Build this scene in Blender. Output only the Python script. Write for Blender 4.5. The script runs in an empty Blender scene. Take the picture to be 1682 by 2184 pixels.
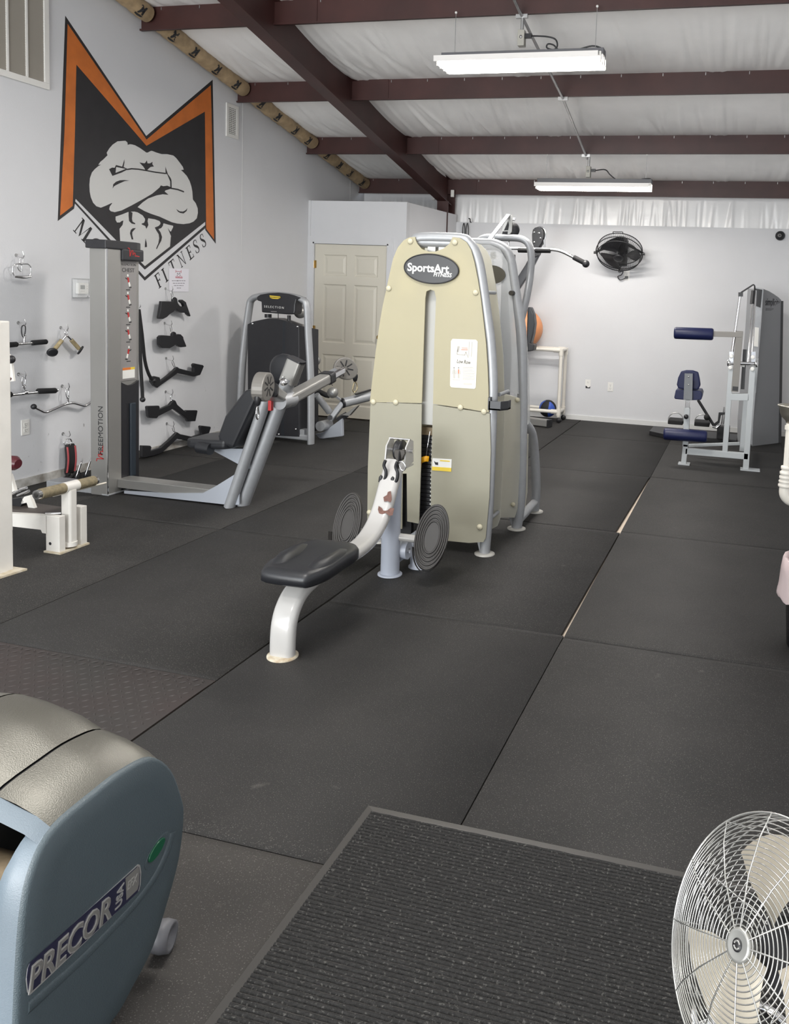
import bpy, bmesh, math, random
from mathutils import Vector, Matrix
random.seed(7)
S = bpy.context.scene
COL = S.collection
# ------------------------------------------------------------------ camera
F, PX, PY = 1748.97, 1136.98, 787.70           # focal length and principal point, pixels of a 1682x2184 frame
YAW, PIT, ROL, CAMH = .2481, .0913, .0430, 1.5842
_cy, _sy, _cp, _sp, _cr, _sr = math.cos(YAW), math.sin(YAW), math.cos(PIT), math.sin(PIT), math.cos(ROL), math.sin(ROL)
FW = Vector((-_sy*_cp, _cy*_cp, -_sp)); _rt = Vector((_cy, _sy, 0)); _up = _rt.cross(FW)
CR = _cr*_rt + _sr*_up; CU = -_sr*_rt + _cr*_up
CAM = Vector((0, 0, CAMH))
cd = bpy.data.cameras.new('camera'); cam = bpy.data.objects.new('camera', cd); COL.objects.link(cam)
cd.sensor_fit = 'VERTICAL'; cd.sensor_height = 36; cd.sensor_width = 36*1682/2184
cd.lens = F/2184*36
cd.shift_x = (841-PX)/2184; cd.shift_y = (PY-1092)/2184
cd.clip_start = .05; cd.clip_end = 200
cam.matrix_world = Matrix(((CR.x, CU.x, -FW.x, 0), (CR.y, CU.y, -FW.y, 0), (CR.z, CU.z, -FW.z, CAMH), (0, 0, 0, 1)))
S.camera = cam
# ------------------------------------------------------------------ world, light, exposure
W = bpy.data.worlds.new('world'); S.world = W; W.use_nodes = True
bg = W.node_tree.nodes['Background']; bg.inputs[0].default_value = (.80, .88, 1, 1); bg.inputs[1].default_value = 1.0
def area(name, loc, rot, sx, sy, e, col=(1, 1, 1)):
    l = bpy.data.lights.new(name, 'AREA'); l.shape = 'RECTANGLE'; l.size = sx; l.size_y = sy; l.energy = e; l.color = col
    o = bpy.data.objects.new(name, l); COL.objects.link(o); o.location = loc; o.rotation_euler = rot; return o
# daylight entering through the wide open roller door behind the camera
area('daylight_door', (-2.9, -3.35, 1.5), (math.radians(90), 0, 0), 3.8, 2.8, 300, (.92, .97, 1))
# added fill lamp in the doorway, tilted up to brighten the roof insulation
area('roof_fill', (-2.9, -3.3, .5), (math.radians(130), 0, 0), 3.8, .9, 170, (1, .97, .92))
# the row of strip lights goes on behind the camera
area('strip_light_a', (-1.7, 2.6, 3.9), (0, 0, 0), 1.2, .3, 70, (1, .97, .93))
area('strip_light_b', (-1.7, -.8, 4.4), (0, 0, 0), 1.2, .3, 60, (1, .97, .93))
S.view_settings.view_transform = 'Standard'; S.view_settings.look = 'None'
S.view_settings.gamma = 1; S.view_settings.use_curve_mapping = False; S.view_settings.exposure = 0.18
# ------------------------------------------------------------------ helpers
def at(x, y, X=None, Y=None, Z=None, D=None):
    """world point seen at picture position (x, y) on the plane X=, Y= or Z="""
    d = FW + (x-PX)/F*CR - (y-PY)/F*CU
    if X is not None: t = X/d.x
    elif Y is not None: t = Y/d.y
    elif Z is not None: t = (Z-CAMH)/d.z
    else: t = D
    return CAM + d*t
MATS = {}
def mat(name, col, rough=.5, metal=0., bump=0., bscale=200., var=0., vscale=4., spec=.5, trans=0., alpha=1., emit=0., coat=0., col2=None, stretch=None, sss=0.):
    if name in MATS: return MATS[name]
    m = bpy.data.materials.new(name); m.use_nodes = True; nt = m.node_tree; b = nt.nodes['Principled BSDF']
    c = (*col, 1)
    b.inputs['Base Color'].default_value = c; b.inputs['Roughness'].default_value = rough; b.inputs['Metallic'].default_value = metal
    b.inputs['Specular IOR Level'].default_value = spec
    if trans: b.inputs['Transmission Weight'].default_value = trans
    if alpha < 1: b.inputs['Alpha'].default_value = alpha
    if coat: b.inputs['Coat Weight'].default_value = coat; b.inputs['Coat Roughness'].default_value = .15
    if sss: b.inputs['Subsurface Weight'].default_value = sss; b.inputs['Subsurface Radius'].default_value = (.05, .04, .03)
    if emit: b.inputs['Emission Color'].default_value = c; b.inputs['Emission Strength'].default_value = emit
    tc = mp = None
    if var or bump:
        tc = nt.nodes.new('ShaderNodeTexCoord'); mp = nt.nodes.new('ShaderNodeMapping'); nt.links.new(tc.outputs['Object'], mp.inputs[0])
        if stretch: mp.inputs['Scale'].default_value = stretch
    if var:
        n = nt.nodes.new('ShaderNodeTexNoise'); n.inputs['Scale'].default_value = vscale; n.inputs['Detail'].default_value = 6; nt.links.new(mp.outputs[0], n.inputs['Vector'])
        r = nt.nodes.new('ShaderNodeValToRGB'); nt.links.new(n.outputs['Fac'], r.inputs[0])
        r.color_ramp.elements[0].position = .3; r.color_ramp.elements[1].position = .7
        lo = col2 or tuple(max(0, x*(1-var)) for x in col); hi = tuple(min(1, x*(1+var)) for x in col) if not col2 else col
        r.color_ramp.elements[0].color = (*lo, 1); r.color_ramp.elements[1].color = (*hi, 1)
        nt.links.new(r.outputs[0], b.inputs['Base Color'])
    if bump:
        n = nt.nodes.new('ShaderNodeTexNoise'); n.inputs['Scale'].default_value = bscale; n.inputs['Detail'].default_value = 3; nt.links.new(mp.outputs[0], n.inputs['Vector'])
        bp = nt.nodes.new('ShaderNodeBump'); bp.inputs['Strength'].default_value = bump; bp.inputs['Distance'].default_value = .005
        nt.links.new(n.outputs['Fac'], bp.inputs['Height']); nt.links.new(bp.outputs[0], b.inputs['Normal'])
    MATS[name] = m; return m

class G:
    """collects shapes in world coordinates, becomes one mesh"""
    def __init__(s): s.v = []; s.f = []; s.sm = []
    def add(s, vs, fs, smooth=False):
        o = len(s.v); s.v += [Vector(p) for p in vs]; s.f += [[i+o for i in f] for f in fs]; s.sm += [smooth]*len(fs); return s
    def box(s, a, b):
        (x0, y0, z0), (x1, y1, z1) = a, b
        return s.add([(x0, y0, z0), (x1, y0, z0), (x1, y1, z0), (x0, y1, z0), (x0, y0, z1), (x1, y0, z1), (x1, y1, z1), (x0, y1, z1)],
                     [(3, 2, 1, 0), (4, 5, 6, 7), (0, 1, 5, 4), (1, 2, 6, 5), (2, 3, 7, 6), (3, 0, 4, 7)])
    def bar(s, p, q, w, h, up=(0, 0, 1), r=0.):
        """rectangular bar from p to q: w across, h along up; r rounds its long edges"""
        prof = rrect(w, h, r) if r else [(-w/2, -h/2), (w/2, -h/2), (w/2, h/2), (-w/2, h/2)]
        return s.sweep([p, q], prof, up, smooth=False)
    def sweep(s, pts, prof, up=(0, 0, 1), smooth=True, cap=True, scale=None):
        pts = [Vector(p) for p in pts]; n = len(prof); up = Vector(up); rings = []; side0 = None
        for i, p in enumerate(pts):
            t = (pts[min(i+1, len(pts)-1)]-pts[max(i-1, 0)]).normalized()
            a = t.cross(up)
            if a.length < 1e-4: a = side0 if side0 else t.orthogonal()
            a.normalize()
            if side0 is not None and a.dot(side0) < 0: a = -a
            side0 = a; u = a.cross(t).normalized(); k = scale[i] if scale else 1
            # mitre: stretch at bends so that the tube keeps its width
            rings.append([p+a*x*k+u*y*k for x, y in prof])
        vs = [v for r in rings for v in r]; fs = []
        for i in range(len(pts)-1):
            for j in range(n):
                k = (j+1) % n; fs.append((i*n+j, i*n+k, (i+1)*n+k, (i+1)*n+j))
        s.add(vs, fs, smooth)
        if cap:
            s.add(rings[0], [tuple(range(n))[::-1]]); s.add(rings[-1], [tuple(range(n))])
        return s
    def tube(s, pts, r, n=10, cap=True, scale=None):
        """round tube along pts with parallel-transported frame"""
        pts = [Vector(p) for p in pts]; t0 = (pts[1]-pts[0]).normalized(); a = t0.orthogonal().normalized(); rings = []
        for i, p in enumerate(pts):
            if i == 0: t = t0
            elif i == len(pts)-1: t = (pts[-1]-pts[-2]).normalized()
            else: t = ((pts[i]-pts[i-1]).normalized()+(pts[i+1]-pts[i]).normalized()).normalized()
            a = (a-t*a.dot(t)).normalized(); b = t.cross(a); k = r*(scale[i] if scale else 1)
            rings.append([p+(a*math.cos(2*math.pi*j/n)+b*math.sin(2*math.pi*j/n))*k for j in range(n)])
        vs = [v for q in rings for v in q]; fs = []
        for i in range(len(pts)-1):
            for j in range(n):
                k = (j+1) % n; fs.append((i*n+j, i*n+k, (i+1)*n+k, (i+1)*n+j))
        s.add(vs, fs, True)
        if cap: s.add(rings[0], [tuple(range(n))[::-1]]); s.add(rings[-1], [tuple(range(n))])
        return s
    def cyl(s, p, q, r, n=16, r2=None): return s.tube([p, q], 1, n, True, [r, r2 if r2 is not None else r])
    def lathe(s, c, axis, prof, n=24, smooth=True):
        """prof: (radius, distance along axis) pairs"""
        c = Vector(c); t = Vector(axis).normalized(); a = t.orthogonal().normalized(); b = t.cross(a); vs = []; fs = []; m = len(prof)
        for r, h in prof:
            for j in range(n): vs.append(c+t*h+(a*math.cos(2*math.pi*j/n)+b*math.sin(2*math.pi*j/n))*r)
        for i in range(m-1):
            for j in range(n):
                k = (j+1) % n; fs.append((i*n+j, i*n+k, (i+1)*n+k, (i+1)*n+j))
        s.add(vs, fs, smooth)
        if prof[0][0] > 1e-5: s.add(vs[:n], [tuple(range(n))[::-1]])
        if prof[-1][0] > 1e-5: s.add(vs[-n:], [tuple(range(n))])
        return s
    def ball(s, c, r, n=16, sq=(1, 1, 1)):
        c = Vector(c); m = n//2; vs = []; fs = []
        for i in range(m+1):
            th = math.pi*i/m
            for j in range(n):
                ph = 2*math.pi*j/n; vs.append(c+Vector((math.sin(th)*math.cos(ph)*r*sq[0], math.sin(th)*math.sin(ph)*r*sq[1], math.cos(th)*r*sq[2])))
        for i in range(m):
            for j in range(n):
                k = (j+1) % n; fs.append((i*n+j, (i+1)*n+j, (i+1)*n+k, i*n+k))
        return s.add(vs, fs, True)
    def prism(s, poly, d):
        """planar polygon (world points) extruded by vector d"""
        p = [Vector(q) for q in poly]; d = Vector(d); n = len(p)
        nrm = Vector((0, 0, 0))
        for i in range(n): nrm += p[i].cross(p[(i+1) % n])
        if nrm.dot(d) > 0: p = p[::-1]
        fs = [tuple(range(n)), tuple(range(2*n-1, n-1, -1))] + [(i, n+i, n+(i+1) % n, (i+1) % n) for i in range(n)]
        return s.add(p+[q+d for q in p], fs)
    def torus(s, c, axis, R, r, n=24, m=8, a0=0., a1=2*math.pi, ref=None):
        c = Vector(c); t = Vector(axis).normalized(); a = (Vector(ref) if ref else t.orthogonal()).normalized(); b = t.cross(a)
        full = abs(a1-a0-2*math.pi) < 1e-6
        pts = [c+(a*math.cos(a0+(a1-a0)*i/n)+b*math.sin(a0+(a1-a0)*i/n))*R for i in range(n+1)]
        return s.tube(pts, r, m, not full)
def rrect(w, h, r, n=3):
    o = []
    for cx, cy, a0 in ((w/2-r, h/2-r, 0), (-w/2+r, h/2-r, 90), (-w/2+r, -h/2+r, 180), (w/2-r, -h/2+r, 270)):
        for i in range(n+1):
            a = math.radians(a0+90*i/n); o.append((cx+r*math.cos(a), cy+r*math.sin(a)))
    return o
def ellipse(w, h, n=16): return [(w/2*math.cos(2*math.pi*i/n), h/2*math.sin(2*math.pi*i/n)) for i in range(n)]
def smooth(pts, n=6, closed=False):
    """Catmull-Rom through pts"""
    P = [Vector(p) for p in pts]; N = len(P); out = []
    rng = range(N) if closed else range(N-1)
    for i in rng:
        if closed: p0, p1, p2, p3 = P[(i-1) % N], P[i], P[(i+1) % N], P[(i+2) % N]
        else: p0, p1, p2, p3 = P[max(i-1, 0)], P[i], P[i+1], P[min(i+2, N-1)]
        for k in range(n):
            t = k/n; out.append(.5*((2*p1)+(p2-p0)*t+(2*p0-5*p1+4*p2-p3)*t*t+(3*p1-p0-3*p2+p3)*t**3))
    if not closed: out.append(P[-1])
    return out
def fillet(pts, r, n=6):
    """polyline with rounded corners"""
    P = [Vector(p) for p in pts]; out = [P[0]]
    for i in range(1, len(P)-1):
        a, b = P[i-1]-P[i], P[i+1]-P[i]; ra = min(r, a.length*.49, b.length*.49)
        p, q = P[i]+a.normalized()*ra, P[i]+b.normalized()*ra
        for k in range(n+1):
            t = k/n; out.append(p*(1-t)**2+P[i]*2*t*(1-t)+q*t*t)
    out.append(P[-1]); return out
ORG = {}
def thing(name, label, cat, loc=(0, 0, 0), group=None, kind=None):
    o = bpy.data.objects.new(name, None); o.empty_display_size = .1; COL.objects.link(o); o.location = loc
    ORG[o.name] = Vector(loc); tag(o, label, cat, group, kind); return o
def tag(o, label=None, cat=None, group=None, kind=None):
    if label: o['label'] = label
    if cat: o['category'] = cat
    if group: o['group'] = group
    if kind: o['kind'] = kind
    return o
def obj(name, g, m, parent=None, bevel=0., loc=None, seg=2, weld=False, kind=None, label=None, auto=None):
    """link G as one mesh object; vertices are given in world coordinates"""
    org = ORG[parent.name] if parent else Vector(loc or (0, 0, 0))
    me = bpy.data.meshes.new(name)
    me.from_pydata([tuple(p-org) for p in g.v], [], g.f)
    me.polygons.foreach_set('use_smooth', g.sm)
    me.materials.append(m)
    if bevel or weld:
        b = bmesh.new(); b.from_mesh(me)
        if weld: bmesh.ops.remove_doubles(b, verts=b.verts, dist=1e-5)
        if bevel:
            ed = [e for e in b.edges if len(e.link_faces) == 2 and e.calc_face_angle(0) > .6]
            bmesh.ops.bevel(b, geom=ed, offset=bevel, segments=seg, affect='EDGES', profile=.6, clamp_overlap=True)
        b.to_mesh(me); b.free()
    me.update()
    o = bpy.data.objects.new(name, me); COL.objects.link(o)
    if parent: o.parent = parent
    else: o.location = org
    ORG[o.name] = org
    if kind: o['kind'] = kind
    if label: o['label'] = label
    return o
def struct(name, g, m, bevel=0., label=None, cat=None):
    o = obj(name, g, m, None, bevel); o['kind'] = 'structure'
    if label: o['label'] = label
    if cat: o['category'] = cat
    return o
def text_geo(s, origin, right, up, size, depth=.0015, shear=0., align='CENTER', bold=0., fit=None):
    """lettering as solid geometry: right/up are world directions"""
    cu = bpy.data.curves.new('t', 'FONT'); cu.body = s; cu.size = size; cu.align_x = align; cu.align_y = 'CENTER'; cu.extrude = depth/2; cu.shear = shear; cu.offset = bold; cu.resolution_u = 3
    o = bpy.data.objects.new('t', cu); COL.objects.link(o)
    me = bpy.data.meshes.new_from_object(o.evaluated_get(bpy.context.evaluated_depsgraph_get()))
    r = Vector(right); u = Vector(up); n = r.normalized().cross(u.normalized()); g = G(); org = Vector(origin)
    if fit:
        xs_ = [v.co.x for v in me.vertices]; r = r.normalized()*(fit/(max(xs_)-min(xs_))); org = org-r*(max(xs_)+min(xs_))/2
    g.add([org+r*v.co.x+u*v.co.y+n*v.co.z for v in me.vertices], [list(p.vertices) for p in me.polygons])
    bpy.data.objects.remove(o); bpy.data.curves.remove(cu); bpy.data.meshes.remove(me)
    return g
def poly_geo(pts, n, d):
    """flat polygon (concave allowed) given thickness d along n"""
    g = G(); n = Vector(n).normalized(); p = [Vector(q) for q in pts]; N = len(p)
    return g.prism(p, n*d)
V3 = Vector
# ================================================================== materials
M_WALL = mat('wall_paint', (.60, .605, .622), .75, bump=.12, bscale=90, var=.03, vscale=1.2)
M_INS = mat('white_vinyl_insulation', (.86, .85, .835), .42, bump=.12, bscale=60, var=.05, vscale=2.5)
M_INSB = mat('white_vinyl_insulation_wall', (.78, .78, .78), .22, bump=.1, bscale=40)
M_STEEL = mat('red_oxide_steel', (.046, .0155, .0135), .48, var=.25, vscale=3)
M_TRIM = mat('white_trim_paint', (.62, .62, .61), .5, bump=.05, bscale=40)
M_BASE = mat('scuffed_baseboard', (.52, .51, .49), .6, var=.25, vscale=14, col2=(.25, .23, .2))
M_DOOR = mat('cream_door_paint', (.60, .57, .49), .45)
M_CONC = mat('beige_concrete', (.50, .42, .34), .8, var=.12, vscale=6)
M_KRAFT = mat('kraft_paper', (.36, .26, .15), .6, bump=.5, bscale=18, var=.25, vscale=12)
M_BLACK = mat('black_paint', (.012, .012, .014), .55)
M_INK = mat('black_ink', (.02, .02, .022), .6)
M_CHROME = mat('chrome', (.75, .75, .76), .12, 1.)
M_ZINC = mat('galvanised_steel', (.42, .42, .42), .38, .9, var=.1, vscale=20)
M_PLAST_B = mat('black_plastic', (.014, .014, .016), .42)
M_RUBBER_B = mat('black_foam_rubber', (.008, .008, .009), .75, bump=.2, bscale=300)
M_WHITEP = mat('white_plastic', (.72, .71, .68), .35)
M_BRASS = mat('brass', (.45, .30, .10), .3, 1.)
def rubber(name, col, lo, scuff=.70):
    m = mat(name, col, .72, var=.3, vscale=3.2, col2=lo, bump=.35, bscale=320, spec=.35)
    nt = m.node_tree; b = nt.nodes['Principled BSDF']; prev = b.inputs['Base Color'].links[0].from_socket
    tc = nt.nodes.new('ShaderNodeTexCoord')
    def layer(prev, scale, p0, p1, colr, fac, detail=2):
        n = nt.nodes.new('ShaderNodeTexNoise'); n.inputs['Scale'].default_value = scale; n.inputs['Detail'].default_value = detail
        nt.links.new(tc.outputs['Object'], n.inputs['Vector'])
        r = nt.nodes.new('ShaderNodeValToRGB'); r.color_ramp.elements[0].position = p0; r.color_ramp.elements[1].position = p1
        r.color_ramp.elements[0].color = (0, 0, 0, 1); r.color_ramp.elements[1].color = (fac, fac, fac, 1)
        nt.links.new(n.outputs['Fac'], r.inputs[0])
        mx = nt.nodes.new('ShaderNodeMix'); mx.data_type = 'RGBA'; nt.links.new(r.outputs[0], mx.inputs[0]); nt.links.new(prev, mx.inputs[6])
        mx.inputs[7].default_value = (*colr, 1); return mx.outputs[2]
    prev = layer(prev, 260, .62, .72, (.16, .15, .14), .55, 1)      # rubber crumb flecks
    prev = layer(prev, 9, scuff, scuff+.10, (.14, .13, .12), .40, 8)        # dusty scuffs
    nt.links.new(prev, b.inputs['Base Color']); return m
M_MAT = rubber('rubber_mat', (.0235, .0222, .0212), (.0165, .0158, .0152))
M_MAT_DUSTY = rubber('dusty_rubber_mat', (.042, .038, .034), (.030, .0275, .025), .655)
M_MATD = mat('diamond_rubber_mat', (.024, .0225, .021), .6, var=.2, vscale=2.2, col2=(.028, .019, .018))
# ================================================================== the room
XL, YB, XR, YF = -5.10, 10.32, .95, -3.5
def zb(y): return 3.66-.2015*(y-6.11)                     # underside of the purlins
def zr(y): return zb(y)+.20                               # roof insulation
floor = struct('floor', G().box((XL-.1, YF-.1, -.15), (XR+.1, YB+.1, -.02)), M_CONC, label='beige concrete floor slab under black rubber mats')
cols = [(XL+.002, -4.435, [-3.4, -.99, .84, 2.67, 4.50, 6.33, 8.16, 8.90]), (-4.43, -3.165, [-3.4, -.99, .84, 2.67, 4.50, 6.33, 8.16, 8.90]),
        (-3.16, -1.945, [-3.4, -.90, .92, 2.745, 4.52, 6.35, 8.18, 10.01, 10.3]), (-1.935, -.722, [-3.4, -1.75, .07, 1.93, 3.65, 5.44, 7.26, 9.10, 10.3]),
        (-.718, .50, [-3.4, -1.86, -.03, 1.80, 3.63, 5.46, 7.29, 9.09, 10.3]), (.503, XR-.002, [-3.4, -1.86, -.03, 1.80, 3.63, 5.46, 7.29, 9.09, 10.3])]
for ci, (x0, x1, ys) in enumerate(cols):
    for k in range(len(ys)-1):
        y0, y1 = ys[k]+.0015, ys[k+1]-.0015
        if y1 < .3: continue
        g = G(); zt = random.uniform(-.0012, .0)
        xa, xb_ = x1, x1                                  # right edge at y0, y1: some mats have crept away from the seam
        if ci == 3 and k == 4: xa, xb_ = x1-.016, x1-.002
        if ci == 3 and k == 5: xa, xb_ = x1-.034, x1-.008
        if ci == 2 and k == 3: xa, xb_ = x1, x1-.004
        L_ = y1-y0; sta = [s_ for s_ in (0, .03, .07, .13, .22) if s_ < L_/2]; sta = sta+[L_-s_ for s_ in sta[::-1]]
        dip = lambda s_: -.0028*math.exp(-(min(s_, L_-s_)/.055)**2)
        lft = [V3((x0, y0+s_, zt+dip(s_))) for s_ in sta]; rgt_ = [V3((xa+(xb_-xa)*s_/L_, y0+s_, zt+dip(s_))) for s_ in sta]; m_ = len(sta)
        g.add(lft+rgt_, [(i, m_+i, m_+i+1, i+1) for i in range(m_-1)], True)
        lo_ = lambda p: V3((p.x, p.y, -.02))
        for A_, B_ in ((lft[0], rgt_[0]), (rgt_[-1], lft[-1])): g.add([A_, B_, lo_(B_), lo_(A_)], [(3, 2, 1, 0)])
        for P_ in (lft[::-1], rgt_): g.add(P_+[lo_(p) for p in P_], [(i, m_+i, m_+i+1, i+1) for i in range(m_-1)])
        if ci == 2 and k == 2:
            mt = obj('diamond_plate_mat', g, M_MATD, floor); mt['label'] = 'dark rubber mat with raised diamond plate pattern'
            d = G(); p = .068; i = 0; yy = y0+.03
            while yy < y1-.02:
                xx = x0+.02; j = 0
                while xx < x1-.02:
                    s = 1 if (i+j) % 2 else -1; c, w, h = .0145, .0042, .0024
                    ax = (c*.707, s*c*.707); bx = (-s*w*.707, w*.707)
                    d.add([(xx-ax[0], yy-ax[1], zt), (xx-bx[0], yy-bx[1], zt), (xx+ax[0], yy+ax[1], zt), (xx+bx[0], yy+bx[1], zt),
                           (xx-ax[0]*.45, yy-ax[1]*.45, zt+h), (xx+ax[0]*.45, yy+ax[1]*.45, zt+h)],
                          [(0, 1, 4), (1, 5, 4), (1, 2, 5), (2, 3, 5), (3, 4, 5), (3, 0, 4)])
                    xx += p*.5; j += 1
                yy += p*.5; i += 1
            obj('raised_diamonds', d, M_MATD, mt, kind='stuff')
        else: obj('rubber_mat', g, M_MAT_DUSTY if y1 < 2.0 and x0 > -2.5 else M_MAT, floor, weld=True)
# walls
H0 = -.02
wl = G()
wl.prism([(XL, YF, H0), (XL, YB+.1, H0), (XL, YB+.1, zr(YB)), (XL, YF, zr(YF))], (-.1, 0, 0))
M_WALL_L = mat('scuffed_wall_paint', (.60, .605, .622), .75, bump=.12, bscale=90, var=.03, vscale=1.2)
nt = M_WALL_L.node_tree; b_ = nt.nodes['Principled BSDF']; pv_ = b_.inputs['Base Color'].links[0].from_socket
tc_ = nt.nodes.new('ShaderNodeTexCoord'); mp_ = nt.nodes.new('ShaderNodeMapping'); mp_.inputs['Scale'].default_value = (1, 1.6, .8); nt.links.new(tc_.outputs['Object'], mp_.inputs[0])
n_ = nt.nodes.new('ShaderNodeTexNoise'); n_.inputs['Scale'].default_value = 13; n_.inputs['Detail'].default_value = 3; nt.links.new(mp_.outputs[0], n_.inputs['Vector'])
r_ = nt.nodes.new('ShaderNodeMapRange'); r_.inputs[1].default_value = .70; r_.inputs[2].default_value = .76; nt.links.new(n_.outputs['Fac'], r_.inputs[0])
sx_ = nt.nodes.new('ShaderNodeSeparateXYZ'); nt.links.new(tc_.outputs['Object'], sx_.inputs[0]); rz_ = nt.nodes.new('ShaderNodeMapRange'); rz_.inputs[1].default_value = .9; rz_.inputs[2].default_value = .2; rz_.inputs[4].default_value = .75; nt.links.new(sx_.outputs[2], rz_.inputs[0])
mu_ = nt.nodes.new('ShaderNodeMath'); mu_.operation = 'MULTIPLY'; nt.links.new(r_.outputs[0], mu_.inputs[0]); nt.links.new(rz_.outputs[0], mu_.inputs[1])
mx_ = nt.nodes.new('ShaderNodeMix'); mx_.data_type = 'RGBA'; nt.links.new(mu_.outputs[0], mx_.inputs[0]); nt.links.new(pv_, mx_.inputs[6]); mx_.inputs[7].default_value = (.10, .09, .08, 1); nt.links.new(mx_.outputs[2], b_.inputs['Base Color'])
wall_left = struct('wall_left', wl, M_WALL_L, label='pale grey painted drywall with a painted emblem')
wall_right = struct('wall_right', G().prism([(XR, YF, H0), (XR, YB+.1, H0), (XR, YB+.1, zr(YB)), (XR, YF, zr(YF))], (.1, 0, 0)), M_WALL)
wall_back = struct('wall_back', G().box((XL, YB, H0), (XR, YB+.12, 2.487)), M_WALL, label='pale grey back wall with a black fan')
# front wall around the wide roller door the daylight comes through
fw = G().box((XL, YF-.1, H0), (-4.8, YF, zr(YF))).box((.4, YF-.1, H0), (XR, YF, zr(YF))).box((-4.8, YF-.1, 2.95), (.4, YF, zr(YF)))
struct('wall_front', fw, M_WALL)
# insulation band above the back wall: wrinkled white vinyl
def wrinkled(x0, x1, f, nx, ny, wr, n_out):
    pass
ib = G(); nx, ny = 420, 10; rnd = random.Random(3)
ridges = [(rnd.uniform(XL, XR), rnd.uniform(.006, .022), rnd.uniform(-.026, .03), rnd.uniform(-.12, .12), rnd.random()) for _ in range(150)]
vs = []
for j in range(ny+1):
    z = 2.44+(2.87-2.44)*j/ny; t = 1-j/ny
    for i in range(nx+1):
        x = XL+(XR-XL)*i/nx; y = YB+.05
        for rx, w, a, sl, st in ridges:
            u = (x-rx-sl*(t-.5)*.4)/w
            if abs(u) < 3: y -= a*math.exp(-u*u)*max(0, t-.25*st)*1.0
        vs.append((x, y, z))
ib.add(vs, [(j*(nx+1)+i, j*(nx+1)+i+1, (j+1)*(nx+1)+i+1, (j+1)*(nx+1)+i) for j in range(ny) for i in range(nx)], True)
struct('wall_back_insulation', ib, M_INSB, label='wrinkled white vinyl insulation band above back wall')
# closet with the door
YC, XC, ZC = 8.92, -3.85, 2.58
dx0, dx1, dz = -5.015, -4.08, 2.072
cf = G().box((XL, YC, H0), (dx0-.02, YC+.1, ZC)).box((dx1+.02, YC, H0), (XC, YC+.1, ZC)).box((dx0-.02, YC, dz+.02), (dx1+.02, YC+.1, ZC))
struct('wall_closet_front', cf, M_WALL, label='front wall of the small closet with a cream door')
struct('wall_closet_side', G().prism([(XC-.1, YC+.1, H0), (XC, YC+.1, H0), (-3.745, YB, H0), (-3.755, YB, H0)], (0, 0, ZC-H0)), M_WALL, label='side wall of the small closet')
struct('trim_1', G().box((XL, YC-.012, 0), (XL+.03, YC, ZC)).box((XC-.012, YC-.006, 0), (XC+.006, YC+.02, ZC)), M_WALL, label='corner bead of the closet')
# casing + six panel door
dr = obj('door_1', G().box((dx0-.02, YC-.012, 0), (dx0-.003, YC+.1, dz+.02)).box((dx1+.003, YC-.012, 0), (dx1+.02, YC+.1, dz+.02)).box((dx0-.02, YC-.012, dz+.004), (dx1+.02, YC+.1, dz+.02))
         .box((dx0-.085, YC-.014, 0), (dx0-.02, YC, dz+.09)).box((dx1+.02, YC-.014, 0), (dx1+.085, YC, dz+.09)).box((dx0-.02, YC-.014, dz+.02), (dx1+.02, YC, dz+.09)), M_WALL)
dr['kind'] = 'structure'; dr['label'] = 'cream six panel door in the closet front'
W_ = dx1-dx0; dl = G(); yf = YC+.012
stile = .115; mid = .10; cx = (dx0+dx1)/2
rows = [(.15, .76), (.90, 1.60), (1.70, 1.95)]
def rect(g, x0, x1, z0, z1, y): g.add([(x0, y, z0), (x1, y, z0), (x1, y, z1), (x0, y, z1)], [(0, 1, 2, 3)])
# slab with sunk panel fields
xs = [dx0, dx0+stile, cx-mid/2, cx+mid/2, dx1-stile, dx1]; zs = [.008]+[z for r in rows for z in r]+[dz]
for i in range(5):
    for j in range(len(zs)-1):
        if i in (1, 3) and j % 2 == 1: continue
        rect(dl, xs[i], xs[i+1], zs[j], zs[j+1], yf)
dl.box((dx0, yf+.016, .008), (dx1, yf+.04, dz))
slab = obj('door_slab', dl, M_DOOR, dr)
for (a, b) in ((xs[1], xs[2]), (xs[3], xs[4])):
    for (z0, z1) in rows:
        g = G(); st = [(0, 0), (.012, .012), (.022, .013), (.05, .004)]
        prev = None
        for inset, dep in st:
            r = [(a+inset, yf+dep, z0+inset), (b-inset, yf+dep, z0+inset), (b-inset, yf+dep, z1-inset), (a+inset, yf+dep, z1-inset)]
            if prev: g.add(prev+r, [(0, 1, 5, 4), (1, 2, 6, 5), (2, 3, 7, 6), (3, 0, 4, 7)])
            prev = r
        g.add(prev, [(0, 1, 2, 3)])
        obj('panel', g, M_DOOR, slab)
for z in (.25, 1.05, 1.83):
    obj('hinge', G().cyl((dx0-.004, yf-.012, z-.045), (dx0-.004, yf-.012, z+.045), .007, 8).box((dx0-.012, yf-.006, z-.045), (dx0+.022, yf-.002, z+.045)), M_BRASS, dr, label='brass hinge')
obj('door_knob', G().lathe((dx1-.055, yf, 1.0), (0, -1, 0), [(.03, 0), (.03, .006), (.012, .01), (.012, .035), (.028, .045), (.03, .06), (.02, .07), (0, .072)], 20), M_BRASS, dr)
# baseboards
struct('baseboard_left', G().box((XL, YF, -.005), (XL+.014, YC, .062)), M_BASE)
struct('baseboard_back', G().box((XC, YB-.014, -.005), (XR, YB, .055)), M_TRIM)
for k, (px, py0, py1) in enumerate([(518, 218, 560), (747, 385, 428)]):
    a = at(px, py0, X=XL); b = at(px, py1, X=XL)
    struct('trim_%d' % (k+2), G().box((XL-.002, a.y-.003, b.z), (XL+.002, a.y+.003, a.z)), M_TRIM)
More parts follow.
